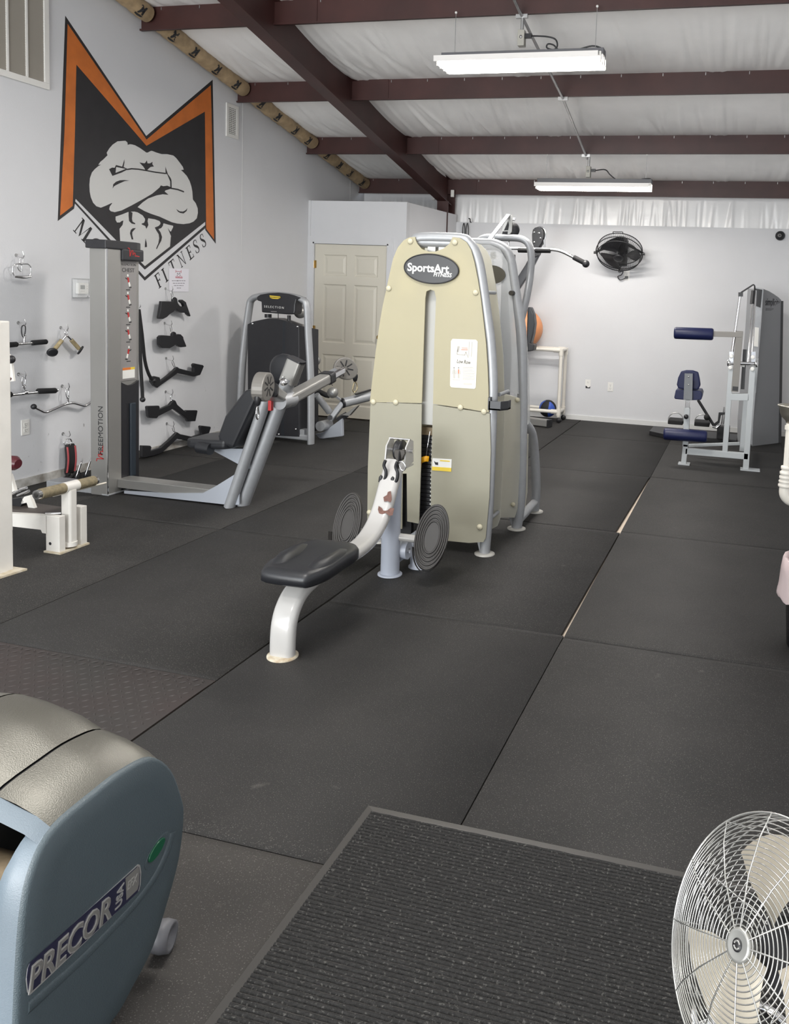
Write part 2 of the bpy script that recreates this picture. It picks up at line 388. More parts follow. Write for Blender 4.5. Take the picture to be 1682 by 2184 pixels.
# ================================================================== roof
PUR = [-2.11, -.74, .63, 2.0, 3.37, 4.74, 6.11, 7.48, 8.85, 10.22]
ceil = struct('ceiling', G().prism([(XL-.1, YF-.1, zr(YF-.1)+.10), (XR+.1, YF-.1, zr(YF-.1)+.10), (XR+.1, YB+.15, zr(YB+.15)+.10), (XL-.1, YB+.15, zr(YB+.15)+.10)], (0, 0, .05)), M_INS, label='white insulated roof deck between red purlins')
seams = [-.36, -2.12, -3.72]
bays = [(-3.45, 2.0, 24, 40)] + [(PUR[i]+.07, PUR[i+1], 300, 22) for i in range(3, 9)]
bays[0] = (-3.45, 2.0, 40, 30)
for bi, (y0, y1, nx, ny) in enumerate(bays):
    g = G(); vs = []; rnd = random.Random(20+bi)
    rid = []
    for _ in range(170 if bi else 0):
        xx = rnd.uniform(XL, XR); near = rnd.random()**2
        rid.append((xx, rnd.uniform(.006, .026), rnd.choice((-1, 1))*rnd.uniform(.003, .013), rnd.uniform(-.5, .5)*(.4 if xx > -1 else 1), .25+.65*rnd.random(), near))
    for _ in range(16 if bi else 0):                       # long tension folds fanning from the rafter
        xx = rnd.uniform(-3.2, -1.7); rid.append((xx, rnd.uniform(.008, .016), rnd.uniform(.009, .018), -.35, 1.0, 0.))
    for j in range(ny+1):
        t = j/ny; y = y0+(y1-y0)*t
        bil = .045*(math.sin(math.pi*t)**.7)
        for i in range(nx+1):
            x = XL+(XR-XL)*i/nx; z = zr(y)-.004-bil
            for rx, w, a, sl, reach, near in rid:
                u = (x-rx-sl*(t-.5)*.6)/w
                if abs(u) < 2.6: z -= a*math.exp(-u*u)*max(0., min(1, (t-(1-reach))/.3))*min(1, (1-t)/.10)
            for sx in seams:
                u = abs(x-sx)
                if u < .07: z -= .007 if .03 < u < .055 else .004
            vs.append((x, y, z))
    g.add(vs, [(j*(nx+1)+i, (j+1)*(nx+1)+i, (j+1)*(nx+1)+i+1, j*(nx+1)+i+1) for j in range(ny) for i in range(nx)], True)
    obj('insulation_panel', g, M_INS, ceil)
plab = ['red oxide roof purlin hidden behind the camera', 'red oxide roof purlin just behind the camera', 'red oxide roof purlin right above the camera', 'red oxide roof purlin above the foreground', 'red oxide roof purlin above the rowing bench', 'red oxide roof purlin nearest above the top edge of the picture',
        'red oxide roof purlin at the top edge, over the nearer strip light', 'red oxide roof purlin right behind the nearer strip light', 'red oxide roof purlin that holds the farther strip light', 'red oxide roof purlin along the top of back wall']
for i, y in enumerate(PUR):
    if y < 3: continue
    z = zb(y); d, fl = .20, .065; t = .006
    # zed section: web, bottom flange towards the camera, top flange away, with lips
    sec = [(0, z), (0, z+d), (fl, z+d), (fl, z+d-.012), (fl-t, z+d-.012), (fl-t, z+d-t), (t, z+d-t), (t, z+t), (t, z), ]
    g = G().prism([(XL, y+a, b) for a, b in [(0, z), (0, z+d), (fl, z+d), (fl, z+d-t), (t, z+d-t), (t, z)]], (XR-XL, 0, 0))
    g.prism([(XL, y+a, b) for a, b in [(t, z), (-fl*.35, z), (-fl*.35, z+.014), (-fl*.35+t, z+.014), (-fl*.35+t, z+t), (t, z+t)]], (XR-XL, 0, 0))
    p = tag(obj('roof_purlin', g, M_STEEL, loc=(0, y, z)), plab[i], 'beam', 'roof purlins')
    if y > 5:
        b = G()
        for k in range(16):
            x = XL+.2+k*.37
            if -4.05 < x < -3.65: continue
            b.box((x-.003, y-.006, z+d-.035), (x+.003, y, z+d-.012))
        obj('fastener_row', b, M_ZINC, p, kind='stuff')
        obj('lap_plate', G().box((-3.775, y-.006, z+.004), (-3.45, y, z+d-.003)), M_STEEL, p)
# tapered rafter and its column
XRA, XRB = -3.905, -3.775
g = G()
def zraf(y): return zb(y)-.15
ya, yb = YF, 10.2
def slab_(g, x0, x1, o0, o1):
    g.add([(x0, ya, zraf(ya)+o0), (x1, ya, zraf(ya)+o0), (x1, yb, zraf(yb)+o0), (x0, yb, zraf(yb)+o0), (x0, ya, zraf(ya)+o1), (x1, ya, zraf(ya)+o1), (x1, yb, zraf(yb)+o1), (x0, yb, zraf(yb)+o1)],
          [(3, 2, 1, 0), (4, 5, 6, 7), (0, 1, 5, 4), (1, 2, 6, 5), (2, 3, 7, 6), (3, 0, 4, 7)])
slab_(g, XRA, XRB, 0, .010); slab_(g, XRA, XRB, .335, .345)
xm = (XRA+XRB)/2; 
raf = tag(obj('roof_rafter', g, M_STEEL, loc=(xm, 0, 4)), 'wide red oxide steel rafter crossing under the purlins', 'beam')
w = G(); slab_(w, xm-.006, xm+.006, .010, .335); obj('web', w, M_STEEL, raf)
tag(obj('steel_column', G().box((XRA, 10.02, H0), (-3.755, 10.032, zraf(10.02))).box((XRA, 10.27, H0), (-3.755, 10.282, zraf(10.2)+.28)).box((xm-.006, 10.032, H0), (xm+.006, 10.27, zraf(10.2))), M_STEEL, loc=(xm, 10.1, H0)), 'red oxide steel column rising behind the closet', 'column')
# kraft faced insulation rolls tucked along the top of the left wall
rl = ['kraft paper insulation roll above the tall grey grille', 'kraft paper insulation roll at the top edge, left of the emblem peak', 'kraft paper insulation roll right above the emblem', 'kraft paper insulation roll above the small wall register', 'kraft paper insulation roll farthest back above the closet']
segs = [(4.82, 6.08), (6.20, 7.45), (7.57, 8.82), (8.94, 10.2)]
for k, (y0, y1) in enumerate(segs):
    r = .075; xc_ = XL+.085
    A = V3((xc_, y0, zb(y0)+.125)); B = V3((xc_, y1, zb(y1)+.125)); n = 36; rnd = random.Random(k); g = G()
    pts = [A.lerp(B, i/n)+V3((rnd.uniform(-.003, .003), 0, rnd.uniform(-.004, .004))) for i in range(n+1)]
    g.tube(pts, r, 18, True, [1+rnd.uniform(-.05, .05) for _ in pts])
    ro = tag(obj('insulation_roll', g, M_KRAFT, loc=tuple(A)), rl[k+1], 'insulation', 'kraft insulation rolls')
    ax = (B-A).normalized(); e1 = V3((1, 0, 0)); e2 = ax.cross(e1).normalized()
    if e2.z > 0: e2 = -e2
    for q in range(4):
        c = A.lerp(B, .13+.25*q+rnd.uniform(-.03, .03)); tg = text_geo('M', (0, 0, 0), (1, 0, 0), (0, 1, 0), .085, .002, bold=.004)
        th0 = math.radians(38); o2 = G()
        def wrapc(x, y, zz):
            th = th0+y/r; return c+ax*x+(e1*math.cos(th)+e2*math.sin(th))*(r*1.07+zz)
        o2.add([wrapc(v.x, -v.y*1.1, v.z) for v in tg.v], tg.f)
        arc = [(-.045, .04), (.045, .04), (.035, .056), (0, .062), (-.035, .056)]
        o2.add([wrapc(x, y, .001) for x, y in arc], [tuple(range(5))])
        obj('printed_mark', o2, M_INK, ro)
# ================================================================== painted emblem on the left wall
M_ORANGE = mat('orange_wall_paint', (.50, .135, .022), .6, var=.12, vscale=8)
M_MBLACK = mat('black_wall_paint', (.017, .016, .018), .55, var=.15, vscale=8)
M_MWHITE = mat('pale_wall_paint', (.55, .55, .54), .7)
def pA(L): return [(110+x/8.41, 280+y/8.41) for x, y in L]
def pB(L): return [(280+x/8.41, 280+y/8.41) for x, y in L]
def pC(L): return [(280+x/8.41, 440+y/8.41) for x, y in L]
mural = thing('wall_mural', 'black and orange painted M emblem with crossed arms on left wall', 'mural', (XL, 6.2, 2.6))
def paint(name, pts, m, lift, parent=mural):
    return obj(name, G().prism([at(x, y, X=XL)+V3((lift*.0012+.0003, 0, 0)) for x, y in pts], (.0008, 0, 0)), m, parent)
def stroke(name, pts, w, m, lift, parent=mural):
    P = [at(x, y, X=XL) for x, y in pts]; g = G()
    for a, b in zip(P[:-1], P[1:]):
        d = (b-a).normalized(); n = V3((0, -d.z, d.y))*w/2; e = d*w*.25
        g.prism([q+V3((lift*.0012+.0003, 0, 0)) for q in (a-n-e, b-n+e, b+n+e, a+n-e)], (.0008, 0, 0))
    return obj(name, g, m, parent)
paint('black_shield', [(139, 33.5), (311.6, 290), (453.2, 170), (459.8, 520), (437.5, 490.5), (437.3, 473), (308.5, 575), (161, 424), (158.5, 440), (157.6, 445), (123, 471.4)], M_MBLACK, 0)
paint('orange_border', [(143.8, 51), (312, 297.8), (449, 181.8), (451.5, 280), (456, 510.7), (439.3, 488), (437, 280), (436.5, 238), (312, 311), (162.3, 137.6), (159.3, 280), (154.6, 439.3), (127.6, 460), (137.3, 280)], M_ORANGE, 1)
paint('chevron_line', [(437.5, 480), (308.5, 591), (159.3, 428.6), (159, 433.5), (308.5, 598.5), (437, 487)], M_MBLACK, 0)
arms = pB([(0, 235), (60, 250), (150, 300), (265, 382), (290, 382), (350, 350), (380, 355), (440, 380), (540, 410), (640, 410), (750, 435), (800, 480), (870, 570), (920, 640), (935, 690), (885, 695), (930, 735), (990, 800), (1040, 890), (1070, 980), (1090, 1080), (1100, 1225), (1150, 1290), (1185, 1380), (1190, 1460), (1170, 1560), (1110, 1620), (1040, 1650), (930, 1665), (820, 1655), (720, 1630), (600, 1575), (500, 1530), (350, 1480), (230, 1430), (110, 1360), (200, 1275), (300, 1205), (450, 1150), (560, 1130), (665, 1140), (595, 1080), (610, 1060), (710, 1030), (700, 1000), (640, 975), (570, 985), (525, 970), (500, 1010), (370, 1120), (200, 1220), (0, 1330)]) \
    + pA([(1380, 1355), (1250, 1420), (1130, 1450), (1060, 1435), (1030, 1400), (1040, 1350), (1085, 1290), (1075, 1285), (980, 1330), (880, 1370), (800, 1345), (740, 1280), (700, 1180), (680, 1080), (675, 960), (685, 840), (720, 740), (770, 680), (835, 625), (885, 598), (835, 600), (870, 550), (930, 500), (1000, 430), (985, 385), (1030, 310), (1090, 240), (1180, 180), (1320, 170), (1355, 200), (1360, 245), (1400, 232)])
paint('crossed_arms', arms, M_MWHITE, 1)
paint('eye_shape', pB([(140, 560), (230, 575), (250, 560), (270, 525), (285, 575), (330, 575), (375, 548), (370, 590), (400, 632), (340, 640), (310, 665), (280, 695), (245, 690), (215, 640)]), M_MBLACK, 2)
stroke('forearm_line', pA([(1350, 685)])+pB([(0, 672), (120, 680), (240, 700), (430, 735), (610, 757)]), .011, M_MBLACK, 2)
paint('wrist_line', pB([(605, 635), (650, 770), (700, 840), (714, 880), (718, 1015), (695, 1010), (692, 900), (640, 775), (610, 755)]), M_MBLACK, 2)
stroke('elbow_line', pB([(705, 1022), (830, 1045), (935, 1085)]), .013, M_MBLACK, 2)
paint('hand_mark', pA([(1025, 680), (1080, 650), (1125, 655), (1150, 605), (1260, 635), (1300, 505), (1300, 560), (1285, 640), (1365, 680), (1330, 700), (1250, 740), (1085, 800)]), M_MBLACK, 2)
paint('hand_facet', pA([(1150, 640), (1320, 675), (1140, 745)]), M_MWHITE, 3)
paint('muscle_crescent', pA([(1090, 1025), (1100, 950), (1150, 905), (1220, 878), (1300, 875), (1390, 885), (1300, 895), (1200, 940), (1140, 970), (1110, 990)]), M_MBLACK, 2)
paint('muscle_crescent', pB([(800, 1395), (860, 1435), (920, 1440), (970, 1415), (1000, 1378), (985, 1430), (930, 1475), (870, 1465), (830, 1440)]), M_MBLACK, 2)
body = pA([(1145, 1530), (1250, 1495), (1375, 1445)])+pB([(50, 1440), (110, 1455), (200, 1510), (240, 1570), (262, 1590), (300, 1560), (420, 1580), (500, 1610), (525, 1650), (560, 1690), (575, 1650), (640, 1670), (745, 1695), (745, 1720), (705, 1800), (690, 1790), (710, 1900)])+pC([(705, 530), (690, 720)])+[(308.5, 567.5), (256, 514)]+pA([(1225, 1930), (1215, 1750), (1270, 1680), (1285, 1600), (1250, 1610), (1220, 1635), (1170, 1635), (1145, 1590)])
paint('torso', body, M_MWHITE, 1)
paint('muscle_gap', pA([(1375, 1425), (1445, 1460), (1435, 1570), (1445, 1620), (1495, 1650), (1490, 1668), (1430, 1655), (1385, 1610), (1375, 1520)]), M_MBLACK, 2)
paint('muscle_gap', pA([(1505, 1735), (1450, 1740), (1415, 1770), (1400, 1830), (1420, 1900), (1430, 1940), (1460, 1940), (1440, 1860), (1440, 1810), (1470, 1775)]), M_MBLACK, 2)
paint('muscle_gap', pB([(240, 1540), (300, 1550), (285, 1610), (300, 1680), (265, 1750), (245, 1700), (180, 1670), (180, 1655), (225, 1640), (240, 1600)]), M_MBLACK, 2)
paint('muscle_gap', pC([(250, 580), (270, 660), (275, 730), (235, 735), (240, 670)]), M_MBLACK, 2)
paint('muscle_gap', pC([(520, 270), (565, 310), (560, 350), (530, 390), (480, 410), (520, 470), (545, 550), (530, 620), (490, 690), (450, 770), (440, 755), (480, 660), (495, 570), (485, 500), (440, 430), (415, 380), (480, 355), (515, 320)]), M_MBLACK, 2)
paint('muscle_gap', pC([(650, 390), (690, 450), (712, 455), (705, 530), (680, 470)]), M_MBLACK, 2)
# serif capitals, drawn in a unit box
LET = {
 'F': [[(.18, 0), (.36, 0), (.36, 1), (.18, 1)], [(.06, 0), (.48, 0), (.48, .05), (.06, .05)], [(.06, .95), (.18, .95), (.18, 1), (.06, 1)], [(.3, .93), (.8, .93), (.8, 1), (.3, 1)], [(.74, .74), (.8, .74), (.8, 1), (.74, 1)], [(.3, .47), (.64, .47), (.64, .54), (.3, .54)], [(.6, .40), (.65, .40), (.65, .61), (.6, .61)]],
 'I': [[(.2, 0), (.4, 0), (.4, 1), (.2, 1)], [(.08, 0), (.52, 0), (.52, .06), (.08, .06)], [(.08, .94), (.52, .94), (.52, 1), (.08, 1)]],
 'T': [[(.35, 0), (.53, 0), (.53, 1), (.35, 1)], [(.22, 0), (.66, 0), (.66, .05), (.22, .05)], [(.0, .93), (.88, .93), (.88, 1), (.0, 1)], [(.0, .76), (.05, .76), (.05, 1), (0, 1)], [(.83, .76), (.88, .76), (.88, 1), (.83, 1)]],
 'N': [[(.14, 0), (.21, 0), (.21, 1), (.14, 1)], [(.04, 0), (.32, 0), (.32, .05), (.04, .05)], [(0, 1), (.22, 1), (.86, 0), (.80, 0), (.12, .93), (0, .95)], [(.80, 0), (.87, 0), (.87, 1), (.80, 1)], [(.68, .95), (.98, .95), (.98, 1), (.68, 1)]],
 'E': [[(.18, 0), (.36, 0), (.36, 1), (.18, 1)], [(.06, 0), (.8, 0), (.8, .07), (.06, .07)], [(.06, .93), (.76, .93), (.76, 1), (.06, 1)], [(.3, .47), (.62, .47), (.62, .54), (.3, .54)], [(.7, .76), (.76, .76), (.76, 1), (.7, 1)], [(.76, 0), (.84, 0), (.80, .26), (.76, .24)], [(.58, .40), (.63, .40), (.63, .61), (.58, .61)]],
 'M': [[(.10, 0), (.16, 0), (.20, 1), (.13, 1)], [(0, 0), (.28, 0), (.28, .05), (0, .05)], [(.10, 1), (.27, 1), (.56, .16), (.50, 0)], [(.50, 0), (.56, .16), (.86, 1), (.80, 1)], [(.82, 0), (1.0, 0), (.96, 1), (.80, 1)], [(.74, 0), (1.1, 0), (1.1, .05), (.74, .05)], [(.02, .95), (.15, .95), (.15, 1), (.02, 1)]],
}
_sp_ = [(.66, .78, .05), (.62, .92, .05), (.42, .975, .06), (.20, .90, .10), (.14, .74, .16), (.26, .60, .19), (.48, .46, .20), (.64, .30, .17), (.60, .11, .11), (.38, .025, .06), (.17, .08, .05), (.10, .26, .05)]
def letter(name, ch, c, ex, ey, parent, lift=0):
    g = G(); o = V3((lift*.0012+.0003, 0, 0))
    def mp(x, y): return c+ex*(x-.42)+ey*(y-.5)+o
    if ch == 'S':
        P = smooth([V3((x, y, w)) for x, y, w in _sp_], 4)
        for a, b in zip(P[:-1], P[1:]):
            d = V3((b.x-a.x, b.y-a.y, 0)).normalized(); n = V3((-d.y, d.x, 0)); wa, wb = a.z/2, b.z/2
            g.prism([mp(*q) for q in ((a.x-n.x*wa, a.y-n.y*wa), (b.x-n.x*wb, b.y-n.y*wb), (b.x+n.x*wb, b.y+n.y*wb), (a.x+n.x*wa, a.y+n.y*wa))], (.0008, 0, 0))
        for xx, yy in ((.62, .70), (.06, .06)): g.prism([mp(*q) for q in ((xx, yy), (xx+.06, yy), (xx+.06, yy+.25), (xx, yy+.25))], (.0008, 0, 0))
    else:
        for p in LET[ch]: g.prism([mp(*q) for q in p], (.0008, 0, 0))
    return obj(name, g, M_MBLACK, parent)
wp = lambda x, y: at(280+x/8.41, 440+y/8.41, X=XL)
ctr = {0: (488, 1330), 1: (612, 1225), 2: (745, 1090), 3: (893, 960), 4: (1045, 830), 5: (1165, 718), 6: (1285, 612)}
for i, ch in enumerate('FITNESS'):
    c = wp(*ctr[i]); ey = wp(568, 1125)-wp(650, 1335); ex = (wp(1285, 612)-wp(488, 1330)).normalized()*ey.length*.78
    letter('painted_letter', ch, c, ex, ey*1.08, mural)
aa = lambda x, y: at(110+x/8.41, 280+y/8.41, X=XL)
letter('painted_letter', 'M', aa(545, 1750), (aa(610, 1955)-aa(415, 1745))*1.02, (aa(560, 1545)-aa(425, 1745))*1.18, mural)
# ================================================================== things on the left wall
M_NEWW = mat('white_enamel', (.70, .69, .66), .4)
M_FILTER = mat('dusty_grey_filter', (.10, .09, .08), .9, var=.2, vscale=6)
M_SLAT = mat('dusty_louvre', (.40, .37, .32), .6)
M_CLEAR = mat('clear_acrylic', (.9, .92, .92), .08, alpha=.16)
M_LCD = mat('grey_display', (.16, .17, .16), .2)
y1, z0 = 5.135, 2.935; y0, z1 = 4.10, 3.70
t = thing('return_air_grille', 'tall cream return air grille with fine louvres, top left corner', 'vent', (XL, 4.6, z0))
f = .045
obj('frame', G().box((XL, y0, z0), (XL+.018, y1, z0+f)).box((XL, y0, z1-f), (XL+.018, y1, z1)).box((XL, y0, z0+f), (XL+.018, y0+f, z1-f)).box((XL, y1-f, z0+f), (XL+.018, y1, z1-f)), M_NEWW, t, .003)
obj('filter', G().box((XL+.0005, y0+f, z0+f), (XL+.0015, y1-f, z1-f)), M_FILTER, t)
for yy in (4.78, 4.94, 4.62, 4.46, 4.30): obj('mullion', G().box((XL+.004, yy-.008, z0+f), (XL+.017, yy+.008, z1-f)), M_NEWW, t)
g = G(); z = z0+f+.004
while z < z1-f-.006:
    g.add([(XL+.004, y0+f, z), (XL+.004, y1-f, z), (XL+.013, y1-f, z+.0095), (XL+.013, y0+f, z+.0095)], [(0, 1, 2, 3)]); z += .0118
obj('louvre_set', g, M_SLAT, t, kind='stuff')
g = G()
for k in range(-2, 8):
    a = V3((XL+.003, y1-f-.16*k, z0+f)); 
    for s in (1, -1):
        p = a+V3((0, 0, 0)); q = a+V3((0, s*.35, .62))
        if s > 0: q.y = min(q.y, y1-f); 
        q.y = max(y0+f, min(y1-f, q.y)); p.y = max(y0+f, min(y1-f, p.y))
        if abs(q.y-p.y) > .05: g.bar(p, q, .012, .002, (1, 0, 0))
obj('filter_lattice', g, M_SLAT, t, kind='stuff')
# small register
a, b = at(481.5, 218.3, X=XL), at(506.5, 302.5, X=XL); y0, y1, z0, z1 = a.y, b.y, b.z+.02, a.z
t = thing('wall_register', 'small white wall register right of the emblem', 'vent', (XL, (y0+y1)/2, z0))
f = .035
obj('frame', G().box((XL, y0, z0), (XL+.012, y1, z0+f)).box((XL, y0, z1-f), (XL+.012, y1, z1)).box((XL, y0, z0+f), (XL+.012, y0+f, z1-f)).box((XL, y1-f, z0+f), (XL+.012, y1, z1-f)), M_NEWW, t, .002)
obj('dark_opening', G().box((XL+.0003, y0+f, z0+f), (XL+.001, y1-f, z1-f)), M_FILTER, t)
for k in range(14):
    z = z0+f+.012+(z1-z0-2*f-.024)*k/13; obj('slat', G().box((XL+.003, y0+f, z-.0035), (XL+.008, y1-f, z+.0035)), M_NEWW, t)
for k in range(5):
    y = y0+f+(y1-y0-2*f)*(k+.5)/5; obj('vane', G().box((XL+.006, y-.002, z0+f), (XL+.010, y+.002, z1-f)), M_NEWW, t)
# outlet covers
def outlet(c, n, label, broken=False, group='duplex outlets'):
    """c centre on the wall, n wall normal"""
    n = V3(n); c = V3(c); s = V3((0, 0, 1)).cross(n).normalized(); u = V3((0, 0, 1))
    t = thing('wall_outlet', label, 'outlet', tuple(c), group)
    def slab(w, h, d0, d1, dx=0, dz_=0): return G().prism([c+n*d0+s*(dx+a*w/2)+u*(dz_+b*h/2) for a, b in ((-1, -1), (1, -1), (1, 1), (-1, 1))], n*(d1-d0))
    if broken:
        P = [(-.035, -.02), (-.012, -.03), (.0, -.045), (.02, -.04), (.035, -.02), (.035, .057), (-.035, .057)]
        obj('cover_plate', G().prism([c+s*a+u*b for a, b in P], n*.006), M_WHITEP, t, .0015)
        obj('dark_box', slab(.06, .09, .0002, .0012, 0, -.01), M_BLACK, t)
    else: obj('cover_plate', slab(.07, .115, 0, .006), M_WHITEP, t, .002)
    for dz_ in ((.022,) if broken else (-.022, .022)):
        r = obj('receptacle', slab(.034, .03, .006, .0085, 0, dz_), M_WHITEP, t, .002)
        for dx, h in ((-.007, .009), (.007, .007)): obj('slot', slab(.003, h, .0085, .0090, dx, dz_+.004), M_BLACK, r)
        obj('ground_hole', slab(.005, .005, .0085, .0090, 0, dz_-.008), M_BLACK, r)
    if not broken: obj('screw', G().lathe(c+n*.006, n, [(.004, 0), (.003, .001), (0, .0012)], 10), M_ZINC, t)
    return t
outlet(at(53.3, 911.4, X=XL), (1, 0, 0), 'white duplex outlet low on left wall beside the white post')
# thermostat behind a clear locking cover
c = at(172, 615, X=XL); t = thing('thermostat', 'white thermostat inside a clear locking cover on left wall', 'thermostat', tuple(c))
bx = lambda w, h, d0, d1, dy=0, dz_=0: G().box((XL+d0, c.y+dy-w/2, c.z+dz_-h/2), (XL+d1, c.y+dy+w/2, c.z+dz_+h/2))
obj('body', bx(.105, .085, 0, .028), M_WHITEP, t, .005)
obj('display', bx(.045, .032, .028, .029, -.01, .01), M_LCD, t)
for k in range(3): obj('button', bx(.007, .006, .028, .030, -.025+.015*k, -.02), M_SLAT, t)
for k in range(2): obj('button', bx(.007, .006, .028, .030, .035, .018-.018*k), M_SLAT, t)
obj('clear_cover', bx(.17, .145, .05, .053).box((XL, c.y-.085, c.z-.0725), (XL+.05, c.y-.082, c.z+.0725)).box((XL, c.y+.082, c.z-.0725), (XL+.05, c.y+.085, c.z+.0725)).box((XL, c.y-.082, c.z+.0695), (XL+.05, c.y+.082, c.z+.0725)).box((XL, c.y-.082, c.z-.0725), (XL+.05, c.y+.082, c.z-.0695)), M_CLEAR, t)
obj('base_ring', G().box((XL, c.y-.09, c.z-.078), (XL+.006, c.y-.08, c.z+.078)).box((XL, c.y+.08, c.z-.078), (XL+.006, c.y+.09, c.z+.078)).box((XL, c.y-.08, c.z-.078), (XL+.006, c.y+.08, c.z-.068)).box((XL, c.y-.08, c.z+.068), (XL+.006, c.y+.08, c.z+.078)), M_CLEAR, t)
obj('lock', G().cyl((XL+.05, c.y+.02, c.z-.06), (XL+.06, c.y+.02, c.z-.06), .008, 12), M_CHROME, t)
# wall hooks
def hook(p, label):
    """screw-in hook; p is the low point of its bend"""
    p = V3(p); w = XL
    pts = fillet([(w, p.y, p.z+.022), (w+.02, p.y, p.z+.012), (p.x, p.y, p.z), (p.x+.018, p.y, p.z+.018), (p.x+.012, p.y-.006, p.z+.05)], .02, 4)
    t = thing('wall_hook', label, 'hook', (w, p.y, p.z+.02), 'hooks on left wall')
    obj('wire', G().tube(pts, .0035, 8), M_CHROME, t)
    obj('base_plate', G().cyl((w, p.y, p.z+.022), (w+.004, p.y, p.z+.022), .012, 12), M_ZINC, t)
def clip(g, top, bot, r=.0035, w=.013):
    """snap-hook outline between two points"""
    a, b = V3(top), V3(bot); d = (b-a); u = d.normalized(); s = V3((0, u.z, -u.y)).normalized()*w
    g.tube(smooth([a, a+d*.15+s, a+d*.6+s, a+d*.95+s*.4, b, a+d*.85-s*.7, a+d*.4-s, a+d*.1-s*.8, a], 3), r, 7)
XH = XL+.055
w4 = lambda x, y, X=XH: at(x/7.8, 500+y/7.8, X=X)
w5 = lambda x, y, X=XH: at(x/6.469, 780+y/6.469, X=X)
# stirrup (D) handle
t = thing('stirrup_handle', 'chrome stirrup cable handle hanging high on left wall', 'cable handle', tuple(w4(360, 700)))
P = [w4(230, 490), w4(490, 490), w4(520, 560), w4(512, 690), w4(225, 690), w4(208, 560)]
obj('frame', G().tube(fillet([w4(240, 690), w4(210, 640), w4(212, 530), w4(250, 492), w4(470, 490), w4(515, 540), w4(512, 640), w4(490, 700)], .015, 4), .0045, 8), M_CHROME, t)
obj('grip', G().tube([w4(235, 700), w4(300, 706), w4(370, 712), w4(440, 710), w4(505, 700)], .011, 12, True, [.8, 1, 1.15, 1, .8]), M_CHROME, t, label='turned chrome grip')
g = G(); clip(g, w4(370, 385), w4(340, 500)); clip(g, w4(320, 480), w4(340, 610), .004, .018); obj('snap_hook', g, M_CHROME, t)
hook(w4(370, 400), 'chrome hook holding the stirrup handle')
# straight bar with foam grips
t = thing('straight_cable_bar', 'short straight cable bar with black grips below the stirrup handle', 'cable bar', tuple(w4(400, 1815)))
A, B = w4(-20, 1852), w4(775, 1785)
obj('bar', G().cyl(A, B, .011, 12), M_CHROME, t)
for p, q in ((A, w4(285, 1828)), (w4(525, 1805), B)): obj('grip', G().tube([p, p.lerp(q, .04), p.lerp(q, .96), q], .019, 14, True, [.8, 1, 1, .8]), M_RUBBER_B, t, label='black foam grip')
obj('swivel', G().tube([w4(405, 1815), w4(405, 1700)], .006, 8).torus(w4(405, 1700), (1, 0, 0), .012, .004, 14, 6), M_CHROME, t)
g = G(); clip(g, w4(395, 1510), w4(385, 1700), .004, .016); obj('snap_hook', g, M_PLAST_B, t)
hook(w4(400, 1525), 'chrome hook holding the upper straight cable bar')
# V bar
t = thing('v_cable_bar', 'chrome V shaped cable bar with tan grips and black end discs', 'cable bar', tuple(w4(1105, 1690)))
ap = w4(1105, 1690); L, Rr = w4(870, 1960), w4(1335, 1925)
obj('bar', G().tube(fillet([L, w4(1060, 1720), ap+V3((0, 0, .008)), w4(1150, 1715), Rr], .03, 5), .010, 10), M_CHROME, t)
M_TAN = mat('worn_tan_rubber', (.30, .24, .13), .6, var=.3, vscale=30)
obj('grip', G().cyl(L.lerp(w4(1060, 1720), .12), L.lerp(w4(1060, 1720), .82), .016, 12), M_TAN, t, label='worn tan rubber grip')
obj('grip', G().cyl(Rr.lerp(w4(1150, 1715), .12), Rr.lerp(w4(1150, 1715), .82), .016, 12), M_TAN, t, label='worn tan rubber grip')
for e, o in ((L, w4(1060, 1720)), (Rr, w4(1150, 1715))):
    d = (e-o).normalized()+V3((.9, 0, 0)); obj('end_disc', G().lathe(e, d.normalized(), [(.0, -.006), (.036, -.006), (.039, 0), (.036, .008), (.02, .011), (0, .011)], 20), M_PLAST_B, t, label='black end disc')
g = G(); clip(g, w4(1105, 1590), w4(1100, 1690)); obj('snap_hook', g, M_CHROME, t)
hook(w4(1105, 1605), 'chrome hook holding the V shaped bar')
# lower straight bar
t = thing('straight_cable_bar', 'longer chrome straight bar with black end grips, lower on left wall', 'cable bar', tuple(w5(340, 365)))
A, B = w5(-60, 425), w5(790, 338)
obj('bar', G().cyl(A, B, .012, 12), M_CHROME, t)
for p, q in ((A, w5(155, 395)), (w5(515, 352), w5(770, 343))): obj('grip', G().tube([p, p.lerp(q, .04), p.lerp(q, .96), q], .021, 14, True, [.8, 1, 1, .8]), M_RUBBER_B, t, label='black rubber grip')
obj('collar', G().cyl(w5(320, 372), w5(362, 368), .018, 14), M_CHROME, t)
obj('swivel', G().tube([w5(340, 360), w5(330, 290)], .006, 8).torus(w5(335, 290), (1, 0, 0), .012, .004, 14, 6), M_CHROME, t)
g = G(); clip(g, w5(330, 150), w5(325, 290), .004, .014); obj('snap_hook', g, M_CHROME, t)
hook(w5(335, 165), 'chrome hook holding the lower straight bar')
